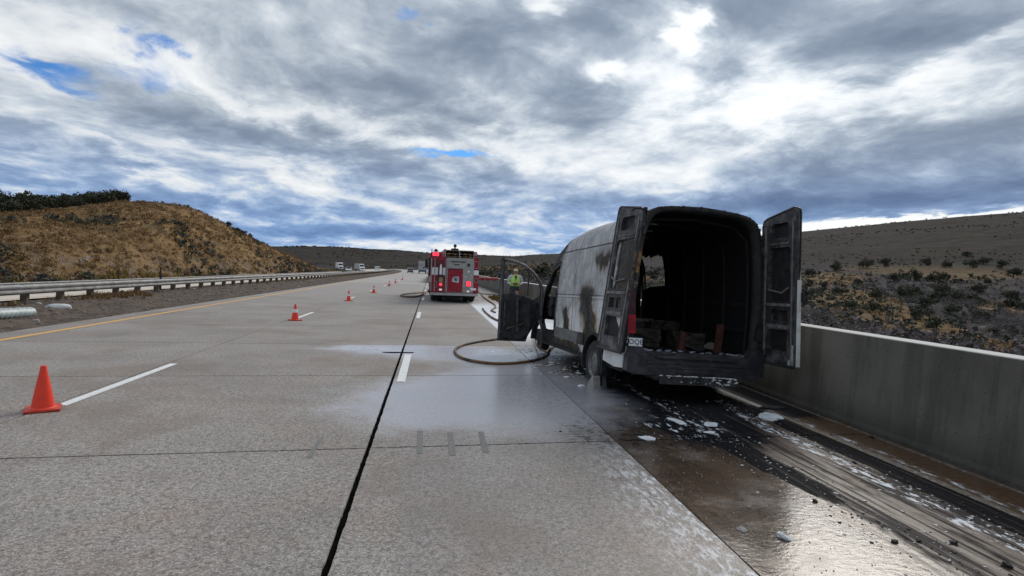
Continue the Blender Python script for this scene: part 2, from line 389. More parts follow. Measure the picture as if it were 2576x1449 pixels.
    soot = N.mx(N.mx(t1, t2), N.mx(t3, und))
    soot = N.mul(N.mul(soot, N.ss(y, 15.5, 12)), lane)
    sm = N.ss(N.add(soot, N.mul(N.sub(N.noise(N.v('MULTIPLY', Pf, (6, 1.2, 1)), 1.6, 6, .72), .5), 1.1)), .34, .62)
    c = N.mix(N.mul(sm, N.ss(soot, .03, .2)), c, (.010, .010, .012))
    # fine dark streaks along the trails
    trail = N.mul(N.mul(N.ss(x, 2.95, 3.3), N.ss(x, 4.75, 4.2)), N.mul(lane, N.ss(y, 9, 6.5)))
    c = N.mix(N.mul(trail, N.mul(N.ss(st2, .48, .56), .9)), c, (.022, .020, .022))
    c = N.mix(N.mul(trail, N.mul(N.ss(st2, .46, .40), .22)), c, (.22, .20, .18))
    # soot flakes washed over the slab
    fl = N.mx(bl(1345, 985, .55, 1.1), N.mx(bl(1275, 888, .95, .8), bl(1600, 1080, .9, .7)))
    c = N.mix(N.mul(N.ss(N.noise(Pf, 11, 5, .72), .505, .56), N.ss(fl, .12, .5)), c, (.02, .02, .022))
    # ---- foam residue, and wet sheen painted white along with it
    fn = N.noise(N.v('MULTIPLY', Pf, (9, 3.2, 1)), 1.5, 6, .72)
    f1 = N.mx(band(3.98, .10), N.mul(band(4.62, .10), .5)); f1 = N.mul(N.mul(f1, lane), N.ss(y, 7.6, 6.2))
    edge_sheen = N.mul(N.mul(N.ss(x, 1.25, 1.93), N.ss(x, 1.962, 1.955)), N.ss(y, 6.2, 4.4)); edge_sheen = N.mul(edge_sheen, .85)  # last mask: sheen on the wet slab edge, painted white
    f3 = N.mul(bl(1720, 1075, .45, .5), .9); f4 = N.mul(bl(1600, 950, .9, 1.2), .55); f5 = N.mul(bl(1290, 885, .8, .55), .75)
    foam = N.mx(N.mx(f1, f3), N.mx(f4, f5))
    foam = N.mx(N.mul(N.ss(fn, .56, .63), N.ss(foam, .12, .55)), N.mul(N.ss(fn, .50, .57), N.ss(N.mx(f1, N.mul(N.mul(band(3.20, .05, -.01), lane), N.ss(y, 6.9, 5.2, .9, .0))), .25, .75)))
    foam = N.mx(foam, N.mul(N.ss(N.noise(N.v('MULTIPLY', Pf, (5, 1.6, 1)), 4, 5, .8), .47, .60), edge_sheen))
    sky_sheen = N.mul(N.ss(x, 1.9, 2.1), N.mul(N.ss(y, 13, 16), N.ss(y, 34, 26)))     # sky reflected in the wet shoulder beyond the van, painted white
    foam = N.mx(foam, N.mul(sky_sheen, N.ss(n2, .25, .48)))
    hz = N.mul(bl(930, 876, 1.2, .5), N.ss(edge, .7, .35)); foam = N.mx(foam, N.mul(hz, .38))  # bright haze of the puddle's sheen, painted in with the foam white
    pud_sheen = N.mul(wet, .5)
    c = N.mix(pud_sheen, c, (.55, .56, .62))  # pale lilac for the puddle's reflected sky, put into the colour
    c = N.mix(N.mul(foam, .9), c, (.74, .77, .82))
    smk = N.mx(N.mul(sm, N.ss(soot, .03, .2)), N.mul(trail, N.mul(N.ss(st2, .48, .56), .75))); smk = N.mul(smk, N.ss(y, 7.6, 6.2))
    # ---- roughness and relief
    soak = N.mul(lane, N.ss(y, 14, 10))
    r = N.mix(wet_all, (.82, .82, .82), N.mix(wet, (.38, .38, .38), (.22, .22, .22)))
    rr_ = N.add(N.add(.14, N.mul(N.ss(x, 3.05, 3.45), .30)), N.mul(N.ss(st2, .42, .60), N.mul(trail, .25))); rr_ = N.add(rr_, N.mul(N.ss(n2, .5, .7), .10)); r = N.mix(N.mul(soak, .95), r, N.comb(rr_, rr_, rr_)); r = N.mix(N.mul(foam, .8), r, (.6, .6, .6)); r = N.mix(N.mul(smk, .9), r, (.75, .75, .75))
    bump = N.add(N.mul(n3, N.add(.12, N.mul(N.sub(1.0, wet_all), .45))), N.mul(N.mul(N.add(vcol, n4), .35), N.sub(1.15, wet_all)))
    bump = N.add(bump, N.mul(N.noise(N.v('MULTIPLY', Pf, (1.0, 1.5, 1)), 13, 3, .6), N.mul(soak, .42)))
    setb(N, b, c, r, 0, bump, .006, N.mul(N.add(.5, N.mul(N.mn(smk, 1.0), -.47)), N.sub(1.0, N.mul(soak, .42))))
    return m
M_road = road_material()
def simple_world(name, fn):
    m, N, b = newmat(name); P = N.new('ShaderNodeNewGeometry').outputs['Position']; fn(N, b, P); return m
def _farroad(N, b, P):
    x, y, z = N.sep(P); c = N.mix(N.ss(N.noise(P, .25, 5), .35, .65), (.30, .28, .265), (.36, .34, .325))
    c = N.mix(N.mul(N.ss(N.noise(N.v('MULTIPLY', P, (2, .06, 1)), 1, 4), .45, .65), .3), c, (.28, .265, .255)); setb(N, b, c, .8)
M_farroad = simple_world('far_concrete', _farroad)
def _oppo(N, b, P):
    c = N.mix(N.ss(N.noise(P, .4, 5), .35, .65), (.50, .44, .37), (.60, .54, .46)); setb(N, b, c, .8)
M_oppo = simple_world('pale_concrete', _oppo)
def _gravel(N, b, P):
    n = N.noise(P, 1.2, 5, .65); n2 = N.noise(P, 9, 5, .75)
    c = N.mix(N.ss(n, .3, .7), (.065, .050, .041), (.13, .10, .08)); c = N.mix(N.mul(N.ss(n2, .48, .62), .7), c, (.20, .165, .14))
    c = N.mix(N.mul(N.ss(n2, .44, .34), .8), c, (.045, .036, .03)); c = N.mix(N.mul(N.ss(N.vor(P, 14), .22, .1), N.ss(n, .4, .6)), c, (.34, .30, .27))
    setb(N, b, c, 1.0, 0, n2, .05, .1)
M_gravel = simple_world('median_gravel', _gravel)
def paint(name, col):
    def f(N, b, P):
        w = N.noise(P, 16, 5, .75); w2 = N.noise(P, 2.2, 4)
        c = N.mix(N.mul(N.ss(w, .46, .66), N.add(.15, N.mul(w2, .7))), col, (.36, .34, .32)); setb(N, b, c, .6, 0, N.noise(P, 60, 3), .003)
    return simple_world(name, f)
M_pwhite = paint('white_road_paint', (.74, .75, .75)); M_pyellow = paint('yellow_road_paint', (.72, .36, .045))
def _barrier(N, b, P):
    x, y, z = N.sep(P)
    streak = N.noise(N.v('MULTIPLY', P, (1, 2.6, .28)), 1.5, 6, .65); n = N.noise(P, 1.1, 5, .6); f = N.noise(P, 24, 4, .7)
    c = N.mix(N.ss(n, .3, .7), (.105, .100, .086), (.165, .158, .138))  # dark base also holds the shade of the backlit face
    c = N.mix(N.mul(N.ss(streak, .46, .62), .40), c, (.045, .043, .038)); c = N.mix(N.mul(N.ss(streak, .44, .34), .5), c, (.16, .152, .135))
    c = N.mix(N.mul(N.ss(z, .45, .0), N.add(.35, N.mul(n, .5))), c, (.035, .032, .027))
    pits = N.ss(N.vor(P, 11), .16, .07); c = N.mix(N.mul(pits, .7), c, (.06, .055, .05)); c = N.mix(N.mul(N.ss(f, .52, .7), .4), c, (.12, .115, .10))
    c = N.mix(N.ss(z, 1.108, 1.116), c, (.55, .54, .52)); setb(N, b, c, .9, 0, N.add(f, N.mul(streak, .4)), .006, .25)  # light on the top is painted as a paler colour
M_barrier = simple_world('barrier_concrete', _barrier)
def _hill(N, b, P):
    n = N.noise(P, .09, 6, .62); n2 = N.noise(P, .6, 6, .7); n3 = N.noise(P, 3.2, 5, .7); x, y, z = N.sep(P)
    c = N.mix(N.ss(n, .30, .70), (.215, .128, .062), (.345, .22, .11))
    c = N.mix(N.mul(N.ss(n2, .50, .68), .75), c, (.46, .33, .17)); c = N.mix(N.mul(N.ss(n2, .47, .36), .35), c, (.11, .078, .042))
    c = N.mix(N.mul(N.ss(n3, .54, .64), .6), c, (.08, .065, .038)); c = N.mix(N.mul(N.ss(N.noise(P, .22, 4), .55, .68), .55), c, (.085, .092, .075))
    c = N.mix(N.mul(N.ss(N.noise(P, 1.6, 3), .60, .7), .45), c, (.20, .09, .045))
    c = N.mix(N.mul(N.ss(z, 3.2, .0), N.mul(N.ss(N.noise(P, .5, 5), .45, .6), .6)), c, (.26, .22, .19)); setb(N, b, c, 1.0, 0, N.add(n3, n2), .5, .05)
M_hill = simple_world('dry_grass_hillside', _hill)
def scrub_material():
    m, N, b = newmat('scrubland'); P = N.new('ShaderNodeNewGeometry').outputs['Position']
    a = N.new('ShaderNodeVertexColor', layer_name='tint').outputs[0]; gr, far, _ = N.sep(a)
    n = N.noise(P, .05, 6, .62); n2 = N.noise(P, .30, 6, .7); n3 = N.noise(P, 1.8, 5, .72)
    brush = N.mix(N.ss(n2, .35, .65), (.055, .049, .054), (.11, .098, .10)); brush = N.mix(N.mul(N.ss(n, .5, .66), .5), brush, (.060, .068, .048))
    grass = N.mix(N.ss(n2, .35, .65), (.15, .105, .062), (.29, .20, .105)); grass = N.mix(N.mul(N.ss(n3, .52, .64), .6), grass, (.06, .052, .034))
    c = N.mix(N.ss(N.add(gr, N.mul(N.sub(n2, .5), 1.3)), .42, .60), brush, grass)
    c = N.mix(N.mul(N.ss(n3, .55, .65), .65), c, (.032, .030, .028))
    fc = N.mix(N.ss(n, .35, .65), (.034, .029, .027), (.058, .048, .043)); fc = N.mix(N.mul(N.ss(N.noise(P, .02, 5), .52, .62), .5), fc, (.055, .052, .036))
    fc = N.mix(N.mul(N.ss(N.noise(N.v('MULTIPLY', P, (1, 1, 3)), .08, 6, .75), .56, .62), .6), fc, (.045, .045, .038))
    c = N.mix(far, c, fc); setb(N, b, c, 1.0, 0, N.add(n2, n3), .8, .05)
    return m
M_scrub = scrub_material()
def foliage(name, c0, c1, c2=None):
    m, N, b = newmat(name); P = N.new('ShaderNodeNewGeometry').outputs['Position']; oi = N.new('ShaderNodeObjectInfo').outputs['Random']
    n = N.noise(P, 1.4, 4, .7); n2 = N.noise(P, 7, 3, .7)
    c = N.mix(N.ss(n, .35, .65), c0, c1); c = N.mix(N.mul(N.ss(n2, .5, .7), .5), c, c2 or c1)
    c = N.mix(N.mul(oi, .5), c, N.mix(1.0, c, (.62, .66, .62), 'MULTIPLY')); setb(N, b, c, .9, 0, None, .01, .15); return m
M_juniper = foliage('juniper_foliage', (.040, .044, .030), (.080, .084, .055), (.11, .105, .075))
M_sage = foliage('sagebrush', (.055, .060, .050), (.11, .115, .095), (.16, .15, .12))
M_twig = foliage('bare_brush', (.11, .092, .098), (.18, .155, .155), (.24, .20, .18))
M_straw = foliage('straw_tufts', (.24, .145, .070), (.38, .245, .125), (.48, .34, .19))
M_weed = foliage('dead_weeds', (.20, .125, .06), (.30, .20, .10), (.38, .27, .15))
M_bark = mat('bark', (.07, .055, .045), .95, 0, .4, 8, .01)

# ------------------------------------------------------------------ road and ground
def curve(y):
    y = np.maximum(np.asarray(y, dtype=float) - 120, 0); return -np.minimum(y * y / 5000, .0 * y + 60)
def strip(name, x0, x1, ys, z, m, parent=None, kind=None, skew=0.0):
    ys = np.asarray(ys, dtype=float); c = curve(ys); V = []; F = []
    for i, yy in enumerate(ys): V += [(x0 + c[i], yy + skew * (x0 + .53), z), (x1 + c[i], yy + skew * (x1 + .53), z)]
    for i in range(len(ys) - 1): F.append((2 * i, 2 * i + 1, 2 * i + 3, 2 * i + 2))
    return link(name, pymesh(name, V, F), parent, m, kind)
far_ys = list(np.linspace(61, 120, 6)) + list(np.linspace(130, 480, 36))
M_joint = mat('joint_sealant', (.006, .006, .006), 1.0, 0, .3, 10, rv=0)
for n_ in M_joint.node_tree.nodes:
    if n_.type == 'BSDF_PRINCIPLED': n_.inputs['Specular IOR Level'].default_value = 0.0
road = strip('road', -9.0, 5.14, [-60, -5.5, 61.2], -.022, M_joint, None, 'structure')
COLS = [(-9.0, -4.235), (-4.215, -.551), (-.511, 1.953), (1.966, 5.12)]
SK = .08
rows = [5.53 + 3.72 * k for k in range(-3, 16)]
for k in range(len(rows) - 1):
    for (a, b) in COLS:
        y0, y1 = rows[k] + .012, rows[k + 1] - .012
        jj = [(random.random() - .5) * .004 for _ in range(4)]
        near = k < 7; ra = near and abs(a + .511) < .01; rb = near and abs(b + .551) < .01; m_ = 56
        P_ = []                                                    # ragged, chipped edges along the wide black joint, small chips along the cross joints
        nb = 40 if near else 1
        for i in range(nb): t = i / nb; xx = a + (b - a) * t; P_.append((xx, y0 + SK * (xx + .53) + (random.random() ** 3 * .006 if near and i else 0)))
        for i in range(m_ if rb else 1): t = i / (m_ if rb else 1); P_.append((b - (random.random() ** 3 * .007 if i else 0), y0 + (y1 - y0) * t + SK * (b + .53)))
        for i in range(nb): t = i / nb; xx = b + (a - b) * t; P_.append((xx, y1 + SK * (xx + .53) - (random.random() ** 3 * .006 if near and i else 0)))
        for i in range(m_ if ra else 1): t = i / (m_ if ra else 1); P_.append((a + (random.random() ** 3 * .007 if i else 0), y1 + (y0 - y1) * t + SK * (a + .53)))
        n_ = len(P_); V = [(x_, y_, 0) for x_, y_ in P_] + [(x_, y_, -.02) for x_, y_ in P_]
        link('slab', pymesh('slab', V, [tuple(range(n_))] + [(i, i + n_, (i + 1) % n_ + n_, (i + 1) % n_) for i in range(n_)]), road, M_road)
_ye = rows[-1] + .01; _ys = rows[0]
for (a, b) in COLS:
    V = []; F = []
    ys = [_ye] + list(np.linspace(75, 120, 5)) + list(np.linspace(130, 480, 36)); c = curve(ys)
    for i, yy in enumerate(ys): V += [(a + c[i], yy + (SK * (a + .53) if i == 0 else 0), 0), (b + c[i], yy + (SK * (b + .53) if i == 0 else 0), 0)]
    F = [(2 * i, 2 * i + 1, 2 * i + 3, 2 * i + 2) for i in range(len(ys) - 1)]
    link('far_lane', pymesh('far_lane', V, F), road, M_farroad)
    link('far_lane', pymesh('far_lane', [(a, -60, 0), (b, -60, 0), (b, _ys - .01 + SK * (b + .53), 0), (a, _ys - .01 + SK * (a + .53), 0)], [(0, 1, 2, 3)]), road, M_farroad)
# painted lines
ly = [-60, -20, 0, 20, 60] + list(range(80, 481, 10))
strip('yellow_line', -8.32, -8.17, ly, .004, M_pyellow, road)
strip('shoulder_line', 4.46, 4.56, [7.25, 9, 60] + list(range(80, 481, 10)), .004, paint('worn_white_paint', (.42, .41, .39)), road)
strip('shoulder_line', 4.46, 4.55, [-60, -5, 2, 7.1], .004, paint('grimy_paint', (.10, .08, .06)), road)
for k in range(-3, 20):
    y0 = 7.15 + 11.2 * k; strip('lane_dash', -4.17, -4.05, [y0, y0 + 2.9], .004, M_pwhite, road)
    y0 = 8.75 + 11.2 * k; strip('lane_dash', -.46, -.33, [y0, y0 + 2.75], .004, M_pwhite, road)

# corridor ground: median, far carriageway bed
def corr_z(X, Y, noise=True):
    """X without the curve"""
    z = np.interp(X, [-60, -36, -31, -29.8, -15.8, -15.2, -14.4, -12.8, -10.8, -9.4, -9.0, 5.4, 5.9], [-1.9, -1.42, -1.30, -1.16, -.17, -.14, -.02, .06, -.02, -.05, -.07, -.07, -.5])
    if noise:
        a = np.interp(X, [-36, -31, -30, -15.5, -15, -13, -10, -9.05, -8.9], [.3, .12, .0, .0, .04, .12, .07, .0, 0])
        z = z + a * fbm(X * 1.3, Y * 1.1, 4) * 1.4
    return z
gx = np.concatenate([np.linspace(-60, -31, 12), [-30, -15.8], np.arange(-15.5, -8.95, .16), [-8.9, 5.3, 5.9]])
gy = np.concatenate([np.linspace(-430, 0, 20), np.arange(1, 60, .22), np.arange(60, 130, 1.2), np.arange(132, 440, 6)])
XX, YY = np.meshgrid(gx, gy); ZZ = corr_z(XX, YY); XC = XX + curve(YY)
nx, ny = len(gx), len(gy); ii = np.arange(nx * ny).reshape(ny, nx)
F = np.stack([ii[:-1, :-1], ii[:-1, 1:], ii[1:, 1:], ii[1:, :-1]], -1).reshape(-1, 4)
link('median_ground', npmesh('median_ground', np.stack([XC, YY, ZZ], -1).reshape(-1, 3), F, True), None, M_gravel, 'structure')
# the opposite carriageway
V = []; F = []; oy = [-430, -100, 0, 60] + list(range(80, 441, 10)); c = curve(oy)
for i, yy in enumerate(oy): V += [(-29.9 + c[i], yy, -1.10), (-15.7 + c[i], yy, -.10)]
F = [(2 * i, 2 * i + 1, 2 * i + 3, 2 * i + 2) for i in range(len(oy) - 1)]
opp = link('opposite_carriageway', pymesh('opposite_carriageway', V, F), None, M_oppo, 'structure')
for xa, cm in ((-16.6, M_pyellow), (-29.0, M_pwhite)):
    V = []
    for i, yy in enumerate(oy):
        for x_ in (xa - .08, xa + .08): V.append((x_ + c[i], yy, -.10 - (-15.7 - x_) * (1.0 / 14.2) + .006))
    link('edge_line', pymesh('edge_line', V, F), opp, cm)

# ------------------------------------------------------------------ hills as height fields around the camera
def rowtab(pts, lo=None, hi=None):
    a = sorted(azel(px, py) for px, py in pts); az = np.array([q[0] for q in a]); el = np.array([q[1] for q in a])
    if lo: az = np.concatenate([[lo[0]], az]); el = np.concatenate([[lo[1]], el])
    if hi: az = np.concatenate([az, [hi[0]]]); el = np.concatenate([el, [hi[1]]])
    return lambda A: np.interp(A, az, el)
SKYL = [(0, 628), (400, 622), (710, 620), (760, 619), (850, 621), (930, 627), (1000, 629), (1100, 638), (1180, 641), (1290, 645), (1350, 640), (1420, 638), (1480, 634), (1600, 625), (1800, 606), (1950, 590), (2014, 584), (2262, 559), (2420, 546), (2576, 534)]
ring_rows = [
    (425, rowtab([(700, 676), (850, 682), (1000, 682), (1100, 677), (1200, 672), (1354, 668), (1700, 676), (2020, 690), (2576, 700)])),
    (600, rowtab([(700, 668), (850, 672), (1000, 674), (1100, 668), (1200, 662), (1354, 658), (1700, 661), (2020, 664), (2576, 668)])),
    (850, rowtab([(700, 650), (850, 655), (1000, 655), (1100, 657), (1200, 655), (1354, 650), (1700, 640), (2020, 632), (2576, 615)])),
    (1250, rowtab([(a, b + 3) for a, b in SKYL[:10]] + [(1290, 648), (1420, 642), (1600, 632), (1800, 616), (2020, 597), (2576, 556)])),
    (1700, rowtab(SKYL)),
    (2300, rowtab([(a, b + 14) for a, b in SKYL]))]
hill_az = R(-4.6)
def right_rows():
    T = rowtab
    return [
     (70, T([(1130, 700), (1200, 706), (1354, 735), (1700, 800), (2020, 856), (2576, 930)])),
     (105, T([(1130, 694), (1200, 697), (1354, 706), (1700, 760), (2020, 805), (2576, 868)])),
     (170, T([(1130, 688), (1200, 688), (1354, 685), (1700, 722), (2020, 752), (2576, 800)])),
     (280, T([(1130, 682), (1200, 680), (1354, 674), (1700, 692), (2020, 714), (2576, 745)])),
     (430, ring_rows[0][1])]
RR = right_rows()
def interp_rows(Rad, Rk, Zk):
    out = np.array(Zk[0], dtype=float)
    for k in range(len(Rk) - 1):
        t = np.clip((Rad - Rk[k]) / np.maximum(Rk[k + 1] - Rk[k], 1e-3), 0, 1); t = t * t * (3 - 2 * t) * .5 + t * .5
        out = np.where(Rad >= Rk[k], Zk[k] * (1 - t) + Zk[k + 1] * t, out)
    return out
def rz(A, Rad):                       # right-hand valley, az 0..180 deg
    Rn = np.clip(5.65 / np.maximum(np.sin(A), 1e-3), 5.65, 66.0)
    Rk = [Rn] + [np.full_like(A, r) for r, _ in RR]; Zk = [np.full_like(A, -.35)] + [EYE + r * np.tan(f(A)) for r, f in RR]
    z = interp_rows(Rad, Rk, Zk)
    X, Y = Rad * np.sin(A), Rad * np.cos(A); amp = np.clip((Rad - 30) * .03, 0, 4.0) * np.clip((430 - Rad) / 60, 0, 1)
    return z + amp * fbm(X * .03, Y * .03, 4) * 1.1 + np.clip((Rad - 10) * .02, 0, .8) * fbm(X * .35, Y * .35, 3) * np.clip((430 - Rad) / 60, 0, 1)
CREST = rowtab([(-400, 545), (-150, 540), (0, 540), (60, 534), (180, 526), (260, 514), (310, 509), (380, 512), (450, 517), (480, 524), (520, 540), (560, 562), (600, 583), (640, 603), (700, 632), (740, 648), (780, 666), (800, 679), (860, 682), (1000, 684)])
PLAT = rowtab([(-400, 505), (0, 520), (100, 516), (200, 510), (300, 508), (420, 522), (520, 548), (640, 612), (780, 674), (860, 685), (1000, 686)])
def lz(A, Rad):
    s = np.maximum(np.sin(-A), .02); foot = np.minimum(33.5 / s, 395); w = np.interp(-A, [R(4.6), R(11), R(14), R(30), R(60), R(180)], [10, 22, 34, 46, 52, 52])
    crest = np.minimum(foot + w, 415); pl = np.minimum(crest + 45, 425)
    Rk = [foot - 3, foot, foot + (crest - foot) * .55, crest, pl, np.full_like(A, 431.)]
    ze = EYE + crest * np.tan(CREST(A)); zr = EYE + 431 * np.tan(ring_rows[0][1](A))
    Zk = [np.full_like(A, -1.45), np.full_like(A, -1.35), -1.35 + (ze + 1.35) * .66, ze, EYE + pl * np.tan(PLAT(A)), zr]
    z = interp_rows(Rad, Rk, Zk); X, Y = Rad * np.sin(A), Rad * np.cos(A)
    m_ = np.clip((Rad - foot) / 12, 0, 1) * np.clip((430 - Rad) / 40, 0, 1)
    rid = np.clip(np.abs(Rad - crest) / 20, .25, 1)
    return z + m_ * rid * (fbm(X * .07, Y * .07, 4) * 2.0 + fbm(X * .5, Y * .5, 3) * .55)
# tan (grass) patches of the right-hand slope, by direction and distance below the ridge
PATCH = [((2090, 700), 75, 13, 1.0), ((2300, 676), 170, 13, .9), ((2430, 690), 110, 12, .8), ((2110, 765), 80, 22, .6), ((2250, 790), 60, 26, .9), ((2180, 815), 70, 18, .6), ((2330, 832), 70, 22, .9), ((2400, 850), 60, 16, .8),
         ((2520, 775), 70, 16, .7), ((2560, 885), 60, 22, 1.0), ((1330, 680), 120, 22, .9), ((1250, 690), 70, 16, .8), ((1700, 710), 260, 26, .6), ((1900, 735), 120, 24, .6), ((2160, 740), 60, 16, .5), ((2480, 720), 130, 10, .4)]
def grass_w(X, Y, Z):
    w = np.zeros_like(X)
    w = w; d = np.maximum(np.hypot(X, Y), 1); A = np.arctan2(X, Y); E = np.arctan2(Z - EYE, d)
    for (px, py), sx, sy, a in PATCH:
        pa, pe = azel(px, py); w = w + .85 * a * np.exp(-((A - pa) / (sx / FPX)) ** 2 - ((E - pe) / (sy / FPX)) ** 2)
    return w * np.clip((900 - d) / 200, 0, 1)
def polar(name, a0, a1, na, radii, zf, m, tint=False):
    A, Q = np.meshgrid(np.linspace(a0, a1, na), radii); 
    if name == 'hillside':
        s = np.maximum(np.sin(-A), .02); foot = np.minimum(33.5 / s, 395) - 3; Q = foot + (431 - foot) * ((Q - Q.min()) / (Q.max() - Q.min()))
    if name == 'valley_slope':
        Rn = np.clip(5.65 / np.maximum(np.sin(A), 1e-3), 5.65, 66.0); Q = Rn + (430 - Rn) * ((Q - Q.min()) / (Q.max() - Q.min()))
    Z = zf(A, Q); X, Y = Q * np.sin(A), Q * np.cos(A); nr, nc = A.shape; ii = np.arange(nr * nc).reshape(nr, nc)
    F = np.stack([ii[:-1, :-1], ii[1:, :-1], ii[1:, 1:], ii[:-1, 1:]], -1).reshape(-1, 4)
    cols = None
    if tint: cols = np.stack([grass_w(X, Y, Z), np.clip((np.hypot(X, Y) - 380) / 250, 0, 1), Z * 0], -1).reshape(-1, 3)
    return link(name, npmesh(name, np.stack([X, Y, Z], -1).reshape(-1, 3), F, True, cols), None, m, 'structure')
polar('hillside', R(-178), R(-4.6), 460, np.linspace(0, 1, 120) ** 1.8, lz, M_hill)
polar('valley_slope', R(-.3), R(179), 420, np.linspace(0, 1, 150) ** 1.7, rz, M_scrub, True)
def ringz(A, Q):
    Zk = [EYE + r * np.tan(f(A)) for r, f in ring_rows]; z = interp_rows(Q, [np.full_like(A, r) for r, _ in ring_rows], Zk)
    X, Y = Q * np.sin(A), Q * np.cos(A); damp = np.clip((Q - 425) / 100, 0, 1) * np.clip(np.abs(Q - 1700) / 300, .3, 1)
    return z + damp * (fbm(X * .006, Y * .006, 4) * 9 + fbm(X * .05, Y * .05, 3) * 2.0)
polar('far_hills', R(-180), R(180), 900, np.concatenate([np.linspace(424, 1700, 60), np.linspace(1750, 2300, 8)]), ringz, M_scrub, True)

# ------------------------------------------------------------------ concrete barrier
def sweep(prof, ys, x0, name, m, parent=None, kind=None):
    V = []; F = []; n = len(prof); c = curve(ys)
    for i, yy in enumerate(ys): V += [(x0 + px + c[i], yy, pz) for px, pz in prof]
    for i in range(len(ys) - 1):
        for k in range(n): a = i * n + k; b = i * n + (k + 1) % n; F.append((a, a + n, b + n, b))
    F.append(tuple(range(n))); F.append(tuple(reversed(range((len(ys) - 1) * n, len(ys) * n))))
    o = link(name, pymesh(name, V, F), parent, m, kind)
    bm = bmesh.new(); bm.from_mesh(o.data); bmesh.ops.recalc_face_normals(bm, faces=bm.faces); bm.to_mesh(o.data); bm.free(); return o
byy = [-40, 0] + list(np.arange(3, 60, 3)) + list(range(60, 260, 10))
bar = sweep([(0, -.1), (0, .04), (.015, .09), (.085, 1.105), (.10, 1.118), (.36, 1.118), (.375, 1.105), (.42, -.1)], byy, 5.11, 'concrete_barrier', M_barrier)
tag(bar, 'long stained concrete barrier wall with shade painted into its dark face and a pale top edge beside the burnt van', 'barrier')
sweep([(0, 0), (0, .012), (.03, .012), (.03, 0)], byy[:20], 5.02, 'gutter_lip', paint('gutter_paint', (.12, .10, .08)), bar)

# ------------------------------------------------------------------ guard rails
def guardrail(x0, zg, ztop, ys, sp, label, zf=0.0):
    root = empty('guardrail', (x0, ys[0], zg), 0, label, 'guardrail')
    wp = [(-.0, 0), (.022, -.02), (.065, -.055), (.065, -.10), (.012, -.145), (.012, -.17), (.065, -.215), (.065, -.26), (.022, -.295), (0, -.315)]
    prof = wp + [(p - .008, q) for p, q in reversed(wp)]
    y = ys[0]; k = 0
    while y < ys[1]:
        y1 = y + sp * 2; cs = curve([y, y1]); V = []
        for i, yy in enumerate((y, y1 + .06)): V += [(px + cs[i], yy - ys[0], ztop - zg + pz) for px, pz in prof]
        n = len(prof); F = [(a, a + n, (a + 1) % n + n, (a + 1) % n) for a in range(n)]
        if k % 2: V = [(a + .004, b, c_) for a, b, c_ in V]
        link('rail_panel', pymesh('rail_panel', V, F), root, M_steel); y = y1; k += 1
    bl = MB().bb(-.10, .10, -.075, .075, -.6, ztop - zg - .02).mesh('post')
    bk = MB().bb(-.07, .0, -.07, .07, ztop - zg - .30, ztop - zg - .01).mesh('block')
    y = ys[0] + sp * .5
    while y < ys[1] and len(root.children) < 290:
        p = link('post', bl.copy() if y == ys[0] + sp * .5 else bl, root); 
        if not bl.materials: bl.materials.append(M_wood)
        p.location = (-.18 + float(curve(y)) + random.uniform(-.01, .01), y - ys[0], random.uniform(-.03, .03)); p.rotation_euler = (random.uniform(-.02, .02), random.uniform(-.02, .02), 0)
        if not p.data.materials: p.data.materials.append(M_wood)
        y += sp
    return root
guardrail(-13.05, .05, .68, (1.7, 270), 1.84, 'near steel guardrail on square timber posts along the gravel median')
guardrail(-31.5, -1.3, -.60, (10, 250), 3.8, 'distant thin guardrail at the foot of the brown hill')
# marker post behind the near rail
_g = (-20 + 0, 30, 0)
d_ = MB().bb(-.045, .045, -.03, .03, 0, 1.25).build('post', M_black); 
mk = empty('marker_post', (-14.9, 34.5, -.10), 0, 'slim black marker post standing behind the near guardrail', 'marker post'); d_.parent = mk
MB().bb(-.05, .05, -.036, -.031, 1.0, 1.2).build('reflector', M_char, mk)
# post on the hill side
mk2 = empty('marker_post', (-32.6, 66, -1.3), 0, 'small dark roadside post near the foot of the brown hill', 'marker post')
MB().bb(-.05, .05, -.03, .03, 0, 1.7).build('post', M_char, mk2); MB().bb(-.055, .055, -.036, -.031, 1.4, 1.6).build('reflector', M_char, mk2)

# corrugated culvert pipe lying in the gravel
def culvert():
    prof = []; L = 2.9
    for k in range(61): t = k / 60; prof.append((.155 + .012 * math.sin(k * 2.1), t * L))
    vs = MB().lathe(prof, 22, axis='X', caps=False); inn = MB().lathe([(.14, 0), (.14, L)], 22, axis='X', caps=False)
    root = empty('culvert_pipe', (G(78, 793).x, G(78, 793).y, .07), R(262), 'ridged pale grey corrugated pipe lying in gravel at left edge', 'pipe')
    # flared end
    a = vs.build('pipe', mat('corrugated_pipe', (.40, .45, .45), .5, .2, .12, 5, 0, (.16, .15, .13), .4), root, True); a.rotation_euler = (0, R(-1.5), 0)
    b = inn.build('pipe_lining', M_black, root); return root
culvert()
def blobmesh(name, sx, sy, sz, seed, sub=2, rough=.25, flat=False):
    bm = bmesh.new(); bmesh.ops.create_icosphere(bm, subdivisions=sub, radius=1); r2 = np.random.default_rng(seed); off = r2.random(2) * 50
    for v in bm.verts:
        n_ = float(fbm(np.array([v.co.x * 1.3 + off[0] + v.co.z]), np.array([v.co.y * 1.3 + off[1] - v.co.z]), 3)[0]); k = 1 + rough * n_ * 2
        v.co = Vector((v.co.x * sx * k, v.co.y * sy * k, max(v.co.z, -.25 if flat else -1) * sz * k))
    me = bpy.data.meshes.new(name); bm.to_mesh(me); bm.free(); me.polygons.foreach_set('use_smooth', [not flat and sub > 2] * len(me.polygons)); return me
g = G(148, 776)
